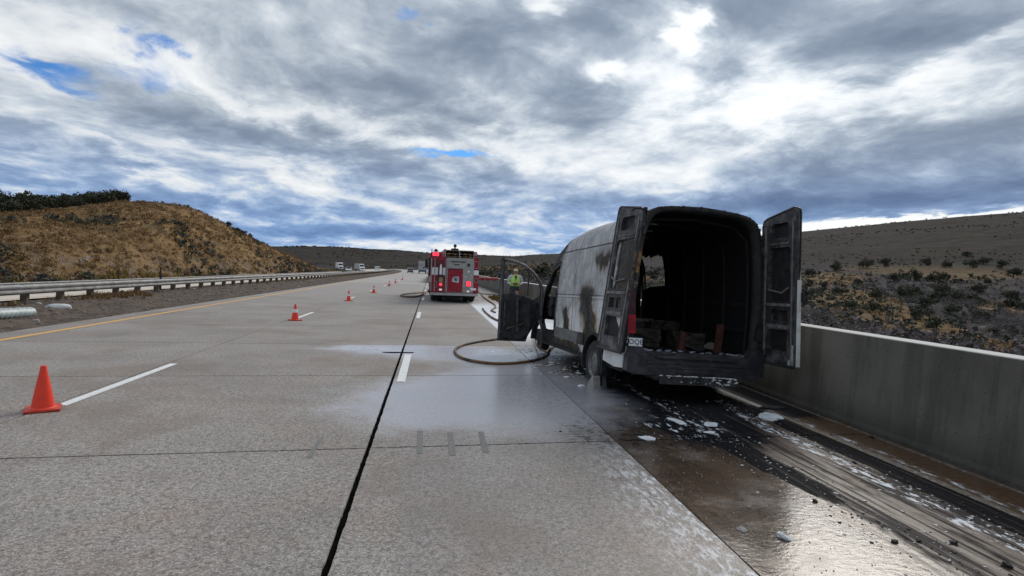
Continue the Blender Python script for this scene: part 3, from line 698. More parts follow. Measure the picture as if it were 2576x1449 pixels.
tag(link('boulder', blobmesh('boulder', .34, .17, .13, 5, 3, .3), None, M_lightrock), 'rounded whitish boulder lying in the gravel below the guardrail', 'rock').location = (g.x, g.y, .03)

# ------------------------------------------------------------------ traffic cones
M_cbase = mat('cone_base', (.55, .05, .02), .6, 0, .2, 12, 0, (.08, .03, .02), .5)
def make_cone(collar):
    root = empty('traffic_cone'); s = .49 / .7
    MB().bb(-.235 * s, .235 * s, -.235 * s, .235 * s, 0, .026, .012).build('base', M_cbase, root)
    prof = [(.142, .028), (.142, .04), (.125, .055), (.105, .20), (.082, .36), (.060, .50), (.040, .62), (.034, .68), (.030, .695), (.020, .70)]
    MB().lathe([(r * s * 1.22, z * s if z > .03 else .026) for r, z in prof], 28).build('cone_body', M_orange, root, True)
    if collar: MB().lathe([(.0875 * s * 1.22, .345 * s), (.066 * s * 1.22, .49 * s)], 28, caps=False).build('reflective_collar', M_reflect, root, True)
    return root
cones = [((108, 1031), 'large near plain orange traffic cone at the left lane dash'),
         ((742, 806), 'orange traffic cone with white collar, second nearest in the row'),
         ((877, 757), 'orange traffic cone third from the camera along the lane line'),
         ((940, 737), 'orange traffic cone fourth from the camera, left of the fire engine'),
         ((979, 719.5), 'small orange traffic cone fifth from the camera'),
         ((995, 712), 'tiny orange traffic cone, second farthest of the row'),
         ((1012, 704), 'tiniest orange traffic cone, farthest of the row before the grey car')]
c_plain = make_cone(False); c_col = make_cone(True)
for i, (p, lb) in enumerate(cones):
    o = c_plain if i == 0 else (c_col if i == 1 else copy_tree(c_col))
    q = G(*p); o.location = (q.x, q.y, .002); o.rotation_euler = (0, 0, random.uniform(.5, 1.0) if i else R(28)); tag(o, lb, 'traffic cone', 'traffic cones along the lane line')

# ------------------------------------------------------------------ vegetation
def leafball(name, m, nleaf, rx, rz_, leaf, seed, core=True, trunk=None, lobes=6):
    """crown of many leaf-clump faces spread through an uneven volume"""
    r2 = np.random.default_rng(seed); V = []; F = []
    cs = np.stack([r2.normal(0, .42, lobes) * rx, r2.normal(0, .42, lobes) * rx, (.35 + .9 * r2.random(lobes)) * rz_], -1); rs = (.32 + .35 * r2.random(lobes)) * rx
    k = r2.integers(0, lobes, nleaf); d = r2.normal(size=(nleaf, 3)); d /= np.linalg.norm(d, axis=1)[:, None]; rr = rs[k] * (.55 + .5 * r2.random(nleaf))
    c = cs[k] + d * rr[:, None] * np.array([1, 1, .8]); c[:, 2] = np.maximum(c[:, 2], .03 * rz_)
    a = r2.normal(size=(nleaf, 3)); a /= np.linalg.norm(a, axis=1)[:, None]; b = np.cross(a, d + .3 * r2.normal(size=(nleaf, 3))); b /= np.maximum(np.linalg.norm(b, axis=1), .01)[:, None]
    L = leaf * (.6 + .8 * r2.random(nleaf))[:, None]
    V = np.stack([c - a * L, c + b * L * .7, c + a * L, c - b * L * .7], 1).reshape(-1, 3); F = np.arange(nleaf * 4).reshape(-1, 4)
    me = npmesh(name, V, F); me.materials.append(m); return me
trunk_me = MB().tube([(0, 0, -.5), (.05, 0, .6), (-.08, .05, 1.3), (.05, 0, 2.2)], [.16, .12, .09, .05], 7).tube([(0, 0, .6), (.4, .1, 1.3), (.7, .2, 1.9)], [.08, .06, .03], 6).tube([(0, 0, .8), (-.4, -.1, 1.5), (-.6, 0, 2.1)], [.07, .05, .03], 6).mesh('trunk'); trunk_me.materials.append(M_bark)
crowns = [leafball('crown', M_juniper, 900, 2.0, 1.9, .19, 20 + i, lobes=9) for i in range(5)]
sages = [leafball('foliage', M_sage, 260, .8, .7, .12, 40 + i, lobes=5) for i in range(3)]
twigs = [leafball('foliage', M_twig, 300, 1.2, 1.1, .13, 50 + i, lobes=6) for i in range(4)]
def tree(x, y, z, s, i, label, group, name='juniper_tree', cat='tree'):
    root = empty(name, (x, y, z), random.uniform(0, 6.28), label, cat, group); root.scale = (s, s, s * random.uniform(.85, 1.15))
    cr = link('crown', crowns[i % 5], root); cr.location = (0, 0, .35); link('trunk', trunk_me, root)
def lfrom(px, R_):                    # point on the left hill under a direction
    a = azel(px, 560)[0]; z = float(lz(np.array([a]), np.array([float(R_)]))[0]); return R_ * math.sin(a), R_ * math.cos(a), z
def crest_R(px):
    A = azel(px, 560)[0]; s = math.sin(-A); w = np.interp(-A, [R(4.6), R(11), R(14), R(30), R(60), R(180)], [10, 22, 34, 46, 52, 52]); return min(33.5 / s, 395) + float(w)
for i in range(46):
    px = -60 + 362 * (i + random.random() * .8) / 46; Rd = crest_R(px) + random.uniform(3, 34) if px < 240 else crest_R(px) + random.uniform(8, 26)
    x, y, z = lfrom(px, Rd); lb = 'dark evergreen in the tree belt on top of the left hill'
    if i == 45: lb = 'round dark tree at the right end of the belt on the left hill'
    tree(x, y, z - .3, random.uniform(.62, .95) * (1.0 if px < 290 else 1.1), i, lb, 'trees on top of the left hill')
for px, dR, s in ((575, -2, .35), (598, -3, .3), (612, -2, .35), (470, 3, .25)):
    x, y, z = lfrom(px, crest_R(px) + dR); tree(x, y, z - .1, s, 3, 'small dark shrub on the skyline of the falling hill crest', 'shrubs along the crest of the left hill', 'shrub', 'shrub')
# individual junipers and brush on the right slope
spots = [(2160, 712, .9), (2075, 790, .8), (2205, 745, 1.0), (2140, 775, 1.1), (2200, 780, 1.2), (2065, 760, .8), (2110, 735, .8), (2290, 745, 1.6), (2310, 800, 1.4), (2330, 770, 1.4), (2395, 785, 1.3), (2420, 755, 1.4), (2260, 830, .7), (2210, 815, .8), (2350, 820, 1.3), (2305, 838, .9),
         (2450, 865, .8), (2470, 805, 1.2), (2500, 840, .9), (2540, 830, .9), (2040, 690, 1.2), (2100, 676, 1.4), (2180, 668, 1.2), (2225, 664, 1.2), (2330, 662, 1.2), (2380, 667, 1.3), (2440, 668, 1.2), (2475, 660, 1.3), (2520, 668, 1.3), (2430, 640, 1.2), (2550, 690, 1.2), (2290, 700, 1.2), (2360, 708, 1.2), (2250, 705, 1.1), (2130, 850, .7), (2040, 740, .8), (2400, 882, .55), (2370, 735, 1.3), (2460, 735, 1.2), (2545, 755, 1.2)]
def ground_hit(px, py):
    d = ray(px, py); A = math.atan2(d.x, d.y); h = math.hypot(d.x, d.y)
    Rs = np.linspace(15, 1600, 3000); Z = np.where(Rs < 429, rz(np.full_like(Rs, A), Rs), ringz(np.full_like(Rs, A), np.maximum(Rs, 425)))
    ry = EYE + Rs * d.z / h; hit = np.nonzero(ry < Z)[0]
    if not len(hit): return None
    q = Rs[hit[0]]; return q * math.sin(A), q * math.cos(A), float(Z[hit[0]]), q
for i, (px, py, s) in enumerate(spots):
    h = ground_hit(px, py + 6)
    if h is None: continue
    px_m = FPX / h[3]; tgt = 17 * s; k = .82 * max(.35, min(2.6, tgt / px_m / 2.2))
    tree(h[0], h[1], h[2] - .3 * k, k, i, 'dark green juniper scattered on the tan and grey right slope', 'junipers on the right slope')
def scatter(name, meshes, pts, smin, smax, m, kind='stuff', zs=1.0):
    """joined ground cover: copies of a few small clumps as real faces"""
    Vs = []; Fs = []; n = 0; base = []
    for me in meshes:
        v = np.zeros(len(me.vertices) * 3, dtype=np.float32); me.vertices.foreach_get('co', v); base.append(v.reshape(-1, 3))
    for i, p in enumerate(pts):
        v = base[i % len(base)]; s = smin + (smax - smin) * rng.random(); a = rng.random() * 6.28; ca, sa = math.cos(a), math.sin(a)
        w = np.stack([v[:, 0] * ca - v[:, 1] * sa, v[:, 0] * sa + v[:, 1] * ca, v[:, 2] * zs], -1) * s * (p[3] if len(p) > 3 else 1) + np.array(p[:3]); Vs.append(w)
    V = np.concatenate(Vs); return link(name, npmesh(name, V, np.arange(len(V)).reshape(-1, 4)), None, m, kind)
def tuft(name, n, h, w, seed):
    r2 = np.random.default_rng(seed); V = []
    for i in range(n):
        a = r2.random() * 6.28; r = w * math.sqrt(r2.random()); x, y = r * math.cos(a), r * math.sin(a); d = r2.normal(0, .35, 2) * h; t = r2.random() * 6.28; bw = w * .22; hh = h * (.6 + .5 * r2.random())
        V += [(x - bw * math.cos(t), y - bw * math.sin(t), 0), (x + bw * math.cos(t), y + bw * math.sin(t), 0), (x + d[0] + bw * .3, y + d[1], hh), (x + d[0] - bw * .3, y + d[1], hh)]
    return npmesh(name, V, np.arange(len(V)).reshape(-1, 4))
def lowbush(name, n, r, h, lf, seed): return leafball(name, M_sage, n, r, h, lf, seed, lobes=4)
tf = [tuft('t', 9, .45, .28, 60 + i) for i in range(4)]; lb_ = [lowbush('b', 26, .55, .45, .16, 70 + i) for i in range(4)]; tb = [lowbush('b', 110, .9, .8, .065, 80 + i) for i in range(4)]
def left_pts(n, amin=-62, amax=-8):
    A = np.radians(rng.uniform(amin, amax, n)); s = np.sin(-A); foot = np.minimum(33.5 / s, 395); w = np.interp(-A, [R(4.6), R(11), R(14), R(30), R(60)], [10, 22, 34, 46, 52])
    Rd = foot + (w + 6) * rng.random(n); return np.stack([Rd * np.sin(A), Rd * np.cos(A), lz(A, Rd) - .05], -1)
scatter('grass_tufts', tf, left_pts(9000), .4, 1.1, M_straw)
scatter('hillside_brush', lb_, left_pts(2200), .4, 1.0, M_weed)
p = left_pts(9000); cl_ = fbm(p[:, 0] * .08 + 9, p[:, 1] * .08, 3); az_ = np.arctan2(p[:, 0], p[:, 1])
near_foot = (np.hypot(p[:, 0], p[:, 1]) - np.minimum(33.5 / np.sin(-az_), 395)) < 16
p = p[(cl_ > .12) | ((az_ < R(-33)) & near_foot) | ((az_ > R(-22)) & near_foot & (cl_ > -.1))][:1050]
scatter('sagebrush', lb_, p, .5, 1.5, M_sage)
p = left_pts(1500); p = p[(np.hypot(p[:, 0], p[:, 1]) - np.minimum(33.5 / np.sin(-np.arctan2(p[:, 0], p[:, 1])), 395)) < 11]; p = p[(np.arctan2(p[:, 0], p[:, 1]) < R(-28)) | (rng.random(len(p)) < .25)][:420]
rk = [npmesh('r', np.array([v.co[:] for v in (lambda me: me.vertices)(blobmesh('r', .45, .4, .3, 90 + i, 1, .4, False))]), np.array([[0, 1, 2, 3]])) for i in range(1)]
def rocks(name, pts, smin, smax, m, flat=(1, 1, 1)):
    bases = [blobmesh('r', .5, .42, .32, 90 + i, 1, .5) for i in range(5)]; Vs = []; Fs = []; n = 0
    for i, q in enumerate(pts):
        me = bases[i % 5]; v = np.array([x.co[:] for x in me.vertices]); f = np.array([x.vertices[:] for x in me.polygons]); s = smin + (smax - smin) * rng.random() ** 2; a = rng.random() * 6.28; v = v * np.array(flat)
        if flat[2] < 1: v = v + rng.normal(0, .12, v.shape) * np.array([1, 1, .2])
        Vs.append(np.stack([v[:, 0] * math.cos(a) - v[:, 1] * math.sin(a), v[:, 0] * math.sin(a) + v[:, 1] * math.cos(a), v[:, 2]], -1) * s + np.array(q[:3])); Fs.append(f + n); n += len(v)
    return link(name, npmesh(name, np.concatenate(Vs), np.concatenate(Fs)), None, m, 'stuff')
rocks('hillside_rocks', p, .25, .9, M_rock)
yb = left_pts(1500, -50, -18); yb = yb[(np.hypot(yb[:, 0], yb[:, 1]) - 33.5 / np.sin(-np.arctan2(yb[:, 0], yb[:, 1]))) < 4][:160]
scatter('yellow_weeds', tf, yb, 1.0, 2.2, foliage('yellow_weed', (.17, .13, .03), (.30, .24, .06), (.36, .28, .09)))
def right_pts(n, R0, R1, amin=0, amax=56, pw=1.0):
    A = np.radians(rng.uniform(amin, amax, n)); Rn = np.clip(5.65 / np.maximum(np.sin(A), 1e-3), 5.65, 66); Rd = np.maximum(Rn + 1.5, R0 + (R1 - R0) * rng.random(n) ** pw)
    return np.stack([Rd * np.sin(A), Rd * np.cos(A), rz(A, Rd) - .15], -1)
p = right_pts(9000, 20, 420, 4); p = p[p[:, 0] > 9]; gw = grass_w(p[:, 0], p[:, 1], p[:, 2]); keep = gw + fbm(p[:, 0] * .04, p[:, 1] * .04, 3) * .8 < .30; p = p[keep]
scatter('valley_brush', tb, p[:3600], .6, 1.7, M_twig)
p = right_pts(4000, 40, 420, 3); p = p[p[:, 0] > 8]; scatter('valley_sage', lb_, p[:2600], .8, 2.4, M_sage)
p = right_pts(5000, 60, 420); p = p[p[:, 0] > 8]; gw = grass_w(p[:, 0], p[:, 1], p[:, 2]); scatter('valley_grass', tf, p[gw > .3][:2200], 1.0, 2.4, M_straw)
p = right_pts(2200, 60, 428, 4); p = p[p[:, 0] > 14]; cl_ = fbm(p[:, 0] * .02 + 4, p[:, 1] * .02, 3); p = p[cl_ > .10]
scatter('valley_junipers', [leafball('b', M_juniper, 120, 1.3, 1.2, .30, 87 + i, lobes=5) for i in range(3)], p[:170], .6, 1.6, M_juniper)
# far slope scrub
A = np.radians(rng.uniform(-14, 52, 5200)); Q = rng.uniform(430, 1650, 5200); p = np.stack([Q * np.sin(A), Q * np.cos(A), ringz(A, Q) - .3, .8 + Q / 600], -1); p = p[fbm(p[:, 0] * .008, p[:, 1] * .008, 3) > .0]
scatter('far_scrub', [leafball('b', M_juniper, 26, .95, .7, .34, 97 + i, lobes=4) for i in range(3)], p[:2300], .35, .8, M_juniper)
# weeds and stones in the median
n = 2600; X = rng.uniform(-15.3, -9.3, n); Y = 3 + 100 * rng.random(n) ** 1.6
rocks('median_stones', np.stack([X + curve(Y), Y, corr_z(X, Y) + .0], -1), .04, .22, mat('brown_rock', (.17, .14, .12), .95, 0, .4, 5))
n = 110; X = rng.uniform(-14.6, -9.6, n); Y = 6 + 60 * rng.random(n) ** 1.5
rocks('pale_stones', np.stack([X, Y, corr_z(X, Y) + .01], -1), .05, .24, mat('dusty_rock', (.36, .33, .31), .95, 0, .3, 5))
n = 520; X = -13.4 + rng.normal(0, .55, n); Y = 3 + 110 * rng.random(n) ** 1.3; k = (fbm(X * .1, Y * .16, 2) > .02) | ((Y > 23) & (Y < 27.5) & (rng.random(n) > .2)); X, Y = X[k], Y[k]
wd = tuft('t', 16, .42, .22, 66); scatter('dry_weeds', [wd, tf[0]], np.stack([X, Y, corr_z(X, Y) - .02], -1), .2, .5, M_weed)
n = 60; X = -12.8 + rng.normal(0, .3, n); Y = rng.uniform(23.4, 27.6, n); scatter('dry_weed_clump', [wd], np.stack([X, Y, corr_z(X, Y) - .02], -1), .35, .6, M_weed)

# ------------------------------------------------------------------ the burnt van
M_ash2 = mat('dark_ash', (.075, .073, .07), .85, 0, .5, 9, .005, (.02, .02, .02), .5)
def burn_material():
    m, N, b = newmat('burnt_van_paint'); g = N.new('ShaderNodeTexCoord').outputs['Object']; x, y, z = N.sep(g)
    wv = N.noise(g, 2.3, 5, .65); wf = N.noise(N.v('MULTIPLY', g, (1, 1, .35)), 6, 5, .7); wy = N.add(y, N.mul(N.sub(wv, .5), .75)); wz = N.add(z, N.mul(N.sub(wf, .5), .55))
    def gs(v, c0, w): q = N.mul(N.sub(v, c0), 1 / w); return N.m('EXPONENT', N.mul(N.mul(q, q), -1.0))
    b1 = N.mul(gs(N.sub(wy, N.mul(wz, .55)), 2.30, .16), N.ss(wz, 1.25, 1.0))
    b2 = N.mul(gs(N.sub(wy, N.mul(wz, .40)), 1.18, .33), N.mul(N.ss(wz, .5, .75), N.ss(wz, 1.75, 1.35)))
    b3 = N.mul(gs(wy, .55, .10), N.ss(wz, .9, 1.5)); b4 = N.ss(wy, .10, -.12)
    b5 = N.ss(wy, 3.25, 3.75); b6 = N.mul(N.ss(wz, .72, .40), N.ss(wy, 1.7, 2.1))
    b7 = N.mul(gs(wz, 1.95, .14), N.mul(gs(wy, 1.2, .45), .8)); b8 = N.mul(N.mul(N.ss(wz, .85, 1.7), N.ss(wy, .75, .15)), .9)
    mk = N.mx(N.mx(N.mx(b1, b2), N.mx(b3, b4)), N.mx(N.mx(b5, b6), N.mx(b7, b8))); mk = N.add(mk, N.mul(N.sub(wf, .5), .5))
    ash = N.ss(N.add(N.add(z, N.mul(y, .22)), N.mul(N.sub(wv, .5), 1.4)), 1.38, 1.75)
    ashc = N.mix(N.ss(N.noise(g, 4.5, 6, .7), .36, .64), (.34, .345, .36), (.56, .57, .59)); ashc = N.mix(N.mul(N.ss(N.noise(g, 17, 4, .7), .5, .66), .4), ashc, (.30, .29, .28))
    white = N.mix(N.mul(N.ss(N.noise(g, 3, 5, .6), .45, .65), .35), (.80, .81, .80), (.62, .61, .60))
    base = N.mix(ash, white, ashc)
    drip = N.noise(N.v('MULTIPLY', g, (1, 7, .9)), 2.2, 5, .7)
    halo = N.mul(N.ss(N.add(mk, N.mul(N.sub(drip, .5), .9)), -.12, .42), N.add(.35, N.mul(wv, .6)))
    base = N.mix(halo, base, N.mix(N.ss(drip, .3, .7), (.075, .066, .062), (.20, .18, .165)))
    base = N.mix(N.mul(N.ss(drip, .56, .68), .35), base, (.10, .098, .098))
    tanc = N.mix(ash, (.50, .34, .12), (.20, .155, .105)); c = N.mix(N.mul(N.ss(mk, .24, .38), N.ss(N.noise(g, 3.1, 4, .7), .42, .56)), base, tanc)
    c = N.mix(N.mul(N.ss(mk, .32, .56), N.add(.82, N.mul(N.ss(N.noise(g, 14, 4, .75), .6, .4), .18))), c, (.030, .026, .024)); c = N.mix(N.ss(mk, .8, 1.0), c, (.016, .016, .017))
    sm = N.mx(N.mx(gs(y, 2.44, .008), gs(y, 3.42, .010)), N.mx(gs(z, 2.20, .010), N.mul(gs(z, 1.385, .006), .8)))
    c = N.mix(N.mul(sm, .8), c, (.03, .03, .03)); ml = N.mul(gs(z, 1.35, .018), N.ss(mk, .6, .3)); c = N.mix(N.mul(ml, .6), c, (.55, .54, .52))
    h = N.add(N.mul(sm, -1.5), N.add(N.mul(ml, 1.0), N.mul(N.noise(g, 1.7, 3), .8)))
    setb(N, b, c, N.mix(N.ss(mk, .2, .5), N.mix(ash, (.42, .42, .42), (.8, .8, .8)), (.75, .75, .75)), 0, h, .015, .35); return m
M_burn = burn_material()
M_inner = mat('charred_interior', (.004, .004, .0055), .95, 0, .5, 4, .01, (.016, .016, .017), .35)
VAN_L = 5.75
_oz = [.42, .47, .52, .57, .62, .67, .72, .78, .84, .90, 1.02, 1.14, 1.25, 1.37, 1.50, 1.62, 1.75, 1.85, 1.95, 2.05, 2.18, 2.30, 2.40, 2.48]
def hw(z): return float(np.interp(z, [.42, .60, .9, 1.25, 1.5, 1.75, 2.05, 2.3, 2.48, 2.6], [.955, .985, 1.0, 1.0, .995, .98, .955, .92, .865, .78]))
def outline():
    r = [(hw(z), z) for z in _oz] + [(.825, 2.55), (.77, 2.61), (.67, 2.66), (.50, 2.69), (.25, 2.71), (0, 2.72)]
    return [(-a, z) for a, z in r] + [(a, z) for a, z in reversed(r[:-1])]
OUT = outline(); NO = len(OUT)
def ztop(y): return float(np.interp(y, [0, 2.5, 3.5, 3.95, 4.2, 4.95, 5.5, 5.72, 5.75], [2.70, 2.66, 2.56, 2.42, 2.22, 1.40, 1.12, 1.0, .8]))
def vsec(x, z, y, inset=0.0):
    zt = ztop(y); 
    if z > .9: z = .9 + (z - .9) * (zt - .9) / 1.80
    k = 1 - .13 * max(0, (y - 4.7) / 1.05) ** 2; sgn = 1 if x > 0 else (-1 if x < 0 else 0)
    xx = x * k - sgn * inset; zz = z - (inset if z > 2.0 else 0)
    d = float(fbm(np.array([y * 1.4 + 3 * sgn + 20.]), np.array([z * 1.7 + 9.]), 3)[0])
    if .3 < y < 5.2: xx += sgn * d * .035; zz += (d * .05 if abs(x) < .8 else 0)
    if inset == 0 and 1.48 < z < 2.12 and abs(x) > .85:
        for a, b_ in ((.75, 1.15), (1.45, 2.30), (2.55, 3.30)):
            if a < y < b_: xx -= sgn * .018
    return (xx, y, zz)
ystat = sorted(set([round(v, 3) for v in list(np.arange(0, 3.41, .085)) + [3.5, 3.6, 3.7, 3.8, 3.9, 4.0, 4.1, 4.2, 4.32, 4.45, 4.6, 4.75, 4.95, 5.15, 5.35, 5.55, 5.68, 5.75]]))
def shell(name, mats, parent, inset, noglass=False):
    V = []; F = []; MI = []
    for y in ystat:
        for (x, z) in OUT: V.append(list(vsec(x, z, y, inset)))
    for v in V:                                   # wheel arches: pull rings of points onto the arch circle
        for cy_ in (1.22, 4.75):
            d = math.hypot(v[1] - cy_, v[2] - .34)
            if abs(d - .44) < .048 and abs(v[0]) > .8: v[1] = cy_ + (v[1] - cy_) * .44 / d; v[2] = .34 + (v[2] - .34) * .44 / d
    for i in range(len(ystat) - 1):
        for k in range(NO - 1):
            a = i * NO + k; q = (a, a + 1, a + 1 + NO, a + NO); cx_ = sum(V[j][0] for j in q) / 4; cy_ = sum(V[j][1] for j in q) / 4; cz_ = sum(V[j][2] for j in q) / 4
            oz = (OUT[k][1] + OUT[k + 1][1]) / 2
            if abs(cx_) > .8 and any(math.hypot(cy_ - w, cz_ - .34) < .44 for w in (1.22, 4.75)): continue
            if cx_ < -.6 and 3.5 < cy_ < 4.45 and .57 < oz < 2.05: continue            # driver's door opening
            if cx_ > .6 and 3.0 < cy_ < 3.86 and 1.66 < cz_ < 2.30: continue            # burnt-out side window
            if cx_ > .6 and 3.98 < cy_ < 4.5 and 1.3 < cz_ < 1.95: continue
            gl = 4.1 < cy_ < 4.95 and oz > 1.9 and abs(cx_) < .78
            if gl and noglass: continue
            F.append(q); MI.append(1 if gl else 0)
    me = pymesh(name, V, F, True); o = link(name, me, parent, mats); me.polygons.foreach_set('material_index', MI); me.set_sharp_from_angle(angle=R(40)); return o
gz = G(1475, 965)
van = empty('burnt_van', (3.585, 7.55, 0), 0, 'burnt out white high roof cargo van with open doors stopped beside the barrier', 'van')
_piv = Vector((-.9, 1.22, 0))
vm = Matrix.Translation((3.64, 7.55, .0)) @ Matrix.Rotation(R(3.6), 4, 'Z') @ Matrix.Translation(_piv) @ Matrix.Rotation(R(2.6), 4, 'Y') @ Matrix.Rotation(R(-2.0), 4, 'X') @ Matrix.Translation(-_piv)
vm = vm @ Matrix.Diagonal((1.035, 1, 1, 1)); van.matrix_world = vm
M_sootglass = mat('soot_glass', (.30, .34, .38), .3, 0, .4, 3, 0, (.05, .05, .05), .5)
for n_ in M_sootglass.node_tree.nodes:
    if n_.type == 'BSDF_PRINCIPLED': n_.inputs['Alpha'].default_value = .45
shell('body', [M_burn, M_sootglass], van, 0.0); shell('interior_lining', [M_inner, M_inner], van, .055, True)
# rear pillars and header: from the outer skin to the door opening
def inner_pt(x, z): return (x * .875, min(.66 + (z - .42) * (2.625 - .66) / (2.70 - .42), 2.622))
V = []; F = []
for lvl in range(3):
    for (x, z) in OUT:
        ix, iz = inner_pt(x, z)
        if lvl == 0: V.append((vsec(x, z, 0)[0], 0, vsec(x, z, 0)[2]))
        if lvl == 1: V.append(((x * .25 + ix * .75) , -.035, z * .25 + iz * .75))
        if lvl == 2: V.append((ix, .09, iz))
for l in range(2):
    for k in range(NO - 1): a = l * NO + k; F.append((a, a + NO, a + 1 + NO, a + 1))
def pillar_mat():
    m, N, b = newmat('rear_pillar_burn'); g = N.new('ShaderNodeTexCoord').outputs['Object']; x, y, z = N.sep(g); n = N.noise(g, 5, 5, .7)
    t = N.mul(N.ss(N.add(z, N.mul(n, .3)), 1.62, 1.85), N.mul(N.ss(N.add(z, N.mul(n, .3)), 2.36, 2.12), N.ss(x, -.5, -.7)))
    c = N.mix(N.ss(n, .35, .65), (.007, .007, .008), (.024, .023, .023)); c = N.mix(N.mul(t, .85), c, N.mix(N.ss(n, .4, .6), (.35, .20, .075), (.07, .045, .03)))
    t2 = N.mul(N.ss(z, 1.45, 1.55), N.mul(N.ss(z, 1.72, 1.6), N.ss(x, -.5, -.7))); c = N.mix(N.mul(t2, N.mul(N.ss(N.noise(g, 22, 3, .8), .5, .56), .7)), c, (.42, .40, .36)); setb(N, b, c, .7, 0, n, .01); return m
link('rear_frame', pymesh('rear_frame', V, F, True), van, pillar_mat())
# flaking char along the edge of the roof and pillars
_q = random.Random(9); V = []; F = []; n_ = 0
for i in range(150):
    k = _q.uniform(6, NO - 8); a, b_ = OUT[int(k)], OUT[int(k) + 1]; t = k - int(k); x_, z_ = a[0] + (b_[0] - a[0]) * t, a[1] + (b_[1] - a[1]) * t
    s_ = _q.uniform(.006, .020); me = blobmesh('f', s_ * _q.uniform(1, 2.2), s_, s_, 700 + i, 1, .8)
    for v in me.vertices: V.append((v.co.x + x_ * .985, v.co.y - .012, v.co.z + z_ * .995))
    for p in me.polygons: F.append(tuple(j + n_ for j in p.vertices))
    n_ = len(V)
link('charred_flakes', pymesh('charred_flakes', V, F), van, M_char, 'stuff')
# floor, bulkhead, bumper, step
mb = MB().bb(-.90, .90, .0, 4.0, .60, .655)
for k in range(12): mb.bb(-.85 + k * .15, -.79 + k * .15, .02, 3.9, .655, .668)
mb.build('cargo_floor', M_inner, van)
MB().bb(-.25, .90, 3.96, 3.99, .6, 2.22).bb(-.90, -.25, 3.42, 3.45, .6, 2.35).bb(-.27, -.24, 3.45, 3.96, .6, 2.2).build('bulkhead', M_inner, van)
MB().bb(-.93, .93, .2, 5.2, .34, .60).build('chassis', M_black, van)
b_ = MB().prism([(-1.0, .40), (-.99, .66), (-.955, .80), (-.83, .80), (-.74, .64), (.74, .64), (.83, .80), (.955, .80), (.99, .66), (1.0, .40), (.90, .36), (-.90, .36)], -.11, .06)
b_.build('rear_bumper', mat('melted_bumper', (.022, .021, .026), .40, 0, .5, 9, .008, (.10, .095, .115), .55), van)
MB().bb(-.72, .72, -.122, -.108, .52, .56).bb(-.72, .72, -.118, -.108, .46, .48).bb(-.60, .55, -.16, -.10, .60, .625).bb(-.3, .25, -.125, -.108, .40, .45).build('bumper_ridge', M_char, van)
MB().bb(-.93, .93, -.05, .05, .63, .672).bb(-.74, .74, -.075, -.05, .60, .64).build('sill_plate', M_char, van)
stp = MB().bb(-.62, .52, -.30, -.10, .335, .375, .008).bb(-.60, -.56, -.2, .3, .30, .34).bb(.44, .48, -.2, .3, .30, .34).bb(-.08, -.05, -.306, -.298, .27, .375).bb(-.62, .52, -.30, -.29, .27, .335)
stp.build('rear_step', M_char, van)
def patchy_foam(name, pts, parent, m=M_foam):
    V = []; F = []; n = 0
    for i, (x, y, z, sx, sy, sz) in enumerate(pts):
        me = blobmesh('f', sx, sy, sz, 300 + i * 7 + int(abs(x) * 90), 2, .45, True)
        for v in me.vertices: V.append((v.co.x + x, v.co.y + y, v.co.z + z))
        for p in me.polygons: F.append(tuple(j + n for j in p.vertices))
        n = len(V)
    return link(name, pymesh(name, V, F, True), parent, m)
r_ = random.Random(3)
pts = [(-.58 + k * .062 + r_.uniform(-.02, .02), -.285 + r_.uniform(-.01, .03), .378, r_.uniform(.015, .045), .014, r_.uniform(.004, .010)) for k in range(17)]
pts += [(r_.uniform(.12, .5), -.302, r_.uniform(.29, .37), r_.uniform(.01, .03), .004, r_.uniform(.008, .02)) for k in range(16)]
pts += [(r_.uniform(-.5, .5), -.302, r_.uniform(.28, .36), r_.uniform(.005, .014), .003, r_.uniform(.004, .01)) for k in range(14)]
patchy_foam('foam_residue', pts, van)['kind'] = 'stuff'
pts = [(r_.uniform(-.88, -.2) if k < 26 else r_.uniform(-.2, .85), r_.uniform(-.05, .35), .674, r_.uniform(.012, .05), r_.uniform(.008, .02), .006) for k in range(52)]
patchy_foam('foam_residue', pts, van, mat('dull_foam', (.34, .38, .50), .6, 0, .2, 14))['kind'] = 'stuff'
M_dim = mat('blackened_rib', (.012, .0115, .012), .9, 0, .5, 7)
# interior ribs and roof bows
for k in range(6):
    y = .25 + k * .62; rb = MB().tube([(-(hw(z) - .085), y, z) for z in (.68, 1.2, 1.7, 2.1, 2.35)] + [(-.6, y, 2.52), (0, y, 2.58 - y * .015), (.6, y, 2.52)] + [(hw(z) - .085, y, z) for z in (2.35, 2.1, 1.7, 1.2, .68)], .022, 6)
    if k > 4: continue
    rb.build('roof_bow', M_dim, van)
for k in range(4): MB().bb(-.78, -.62, .10 + k * .14, .13 + k * .14, 2.42 - k * .085, 2.435 - k * .085).build('roof_slat', M_ash2, van)
for (z0, s_) in ((1.38, -1), (1.38, 1), (1.0, 1)): MB().bb(s_ * .93 - .012, s_ * .93 + .012, .3, 3.5, z0, z0 + .06).build('side_rail', M_dim, van)
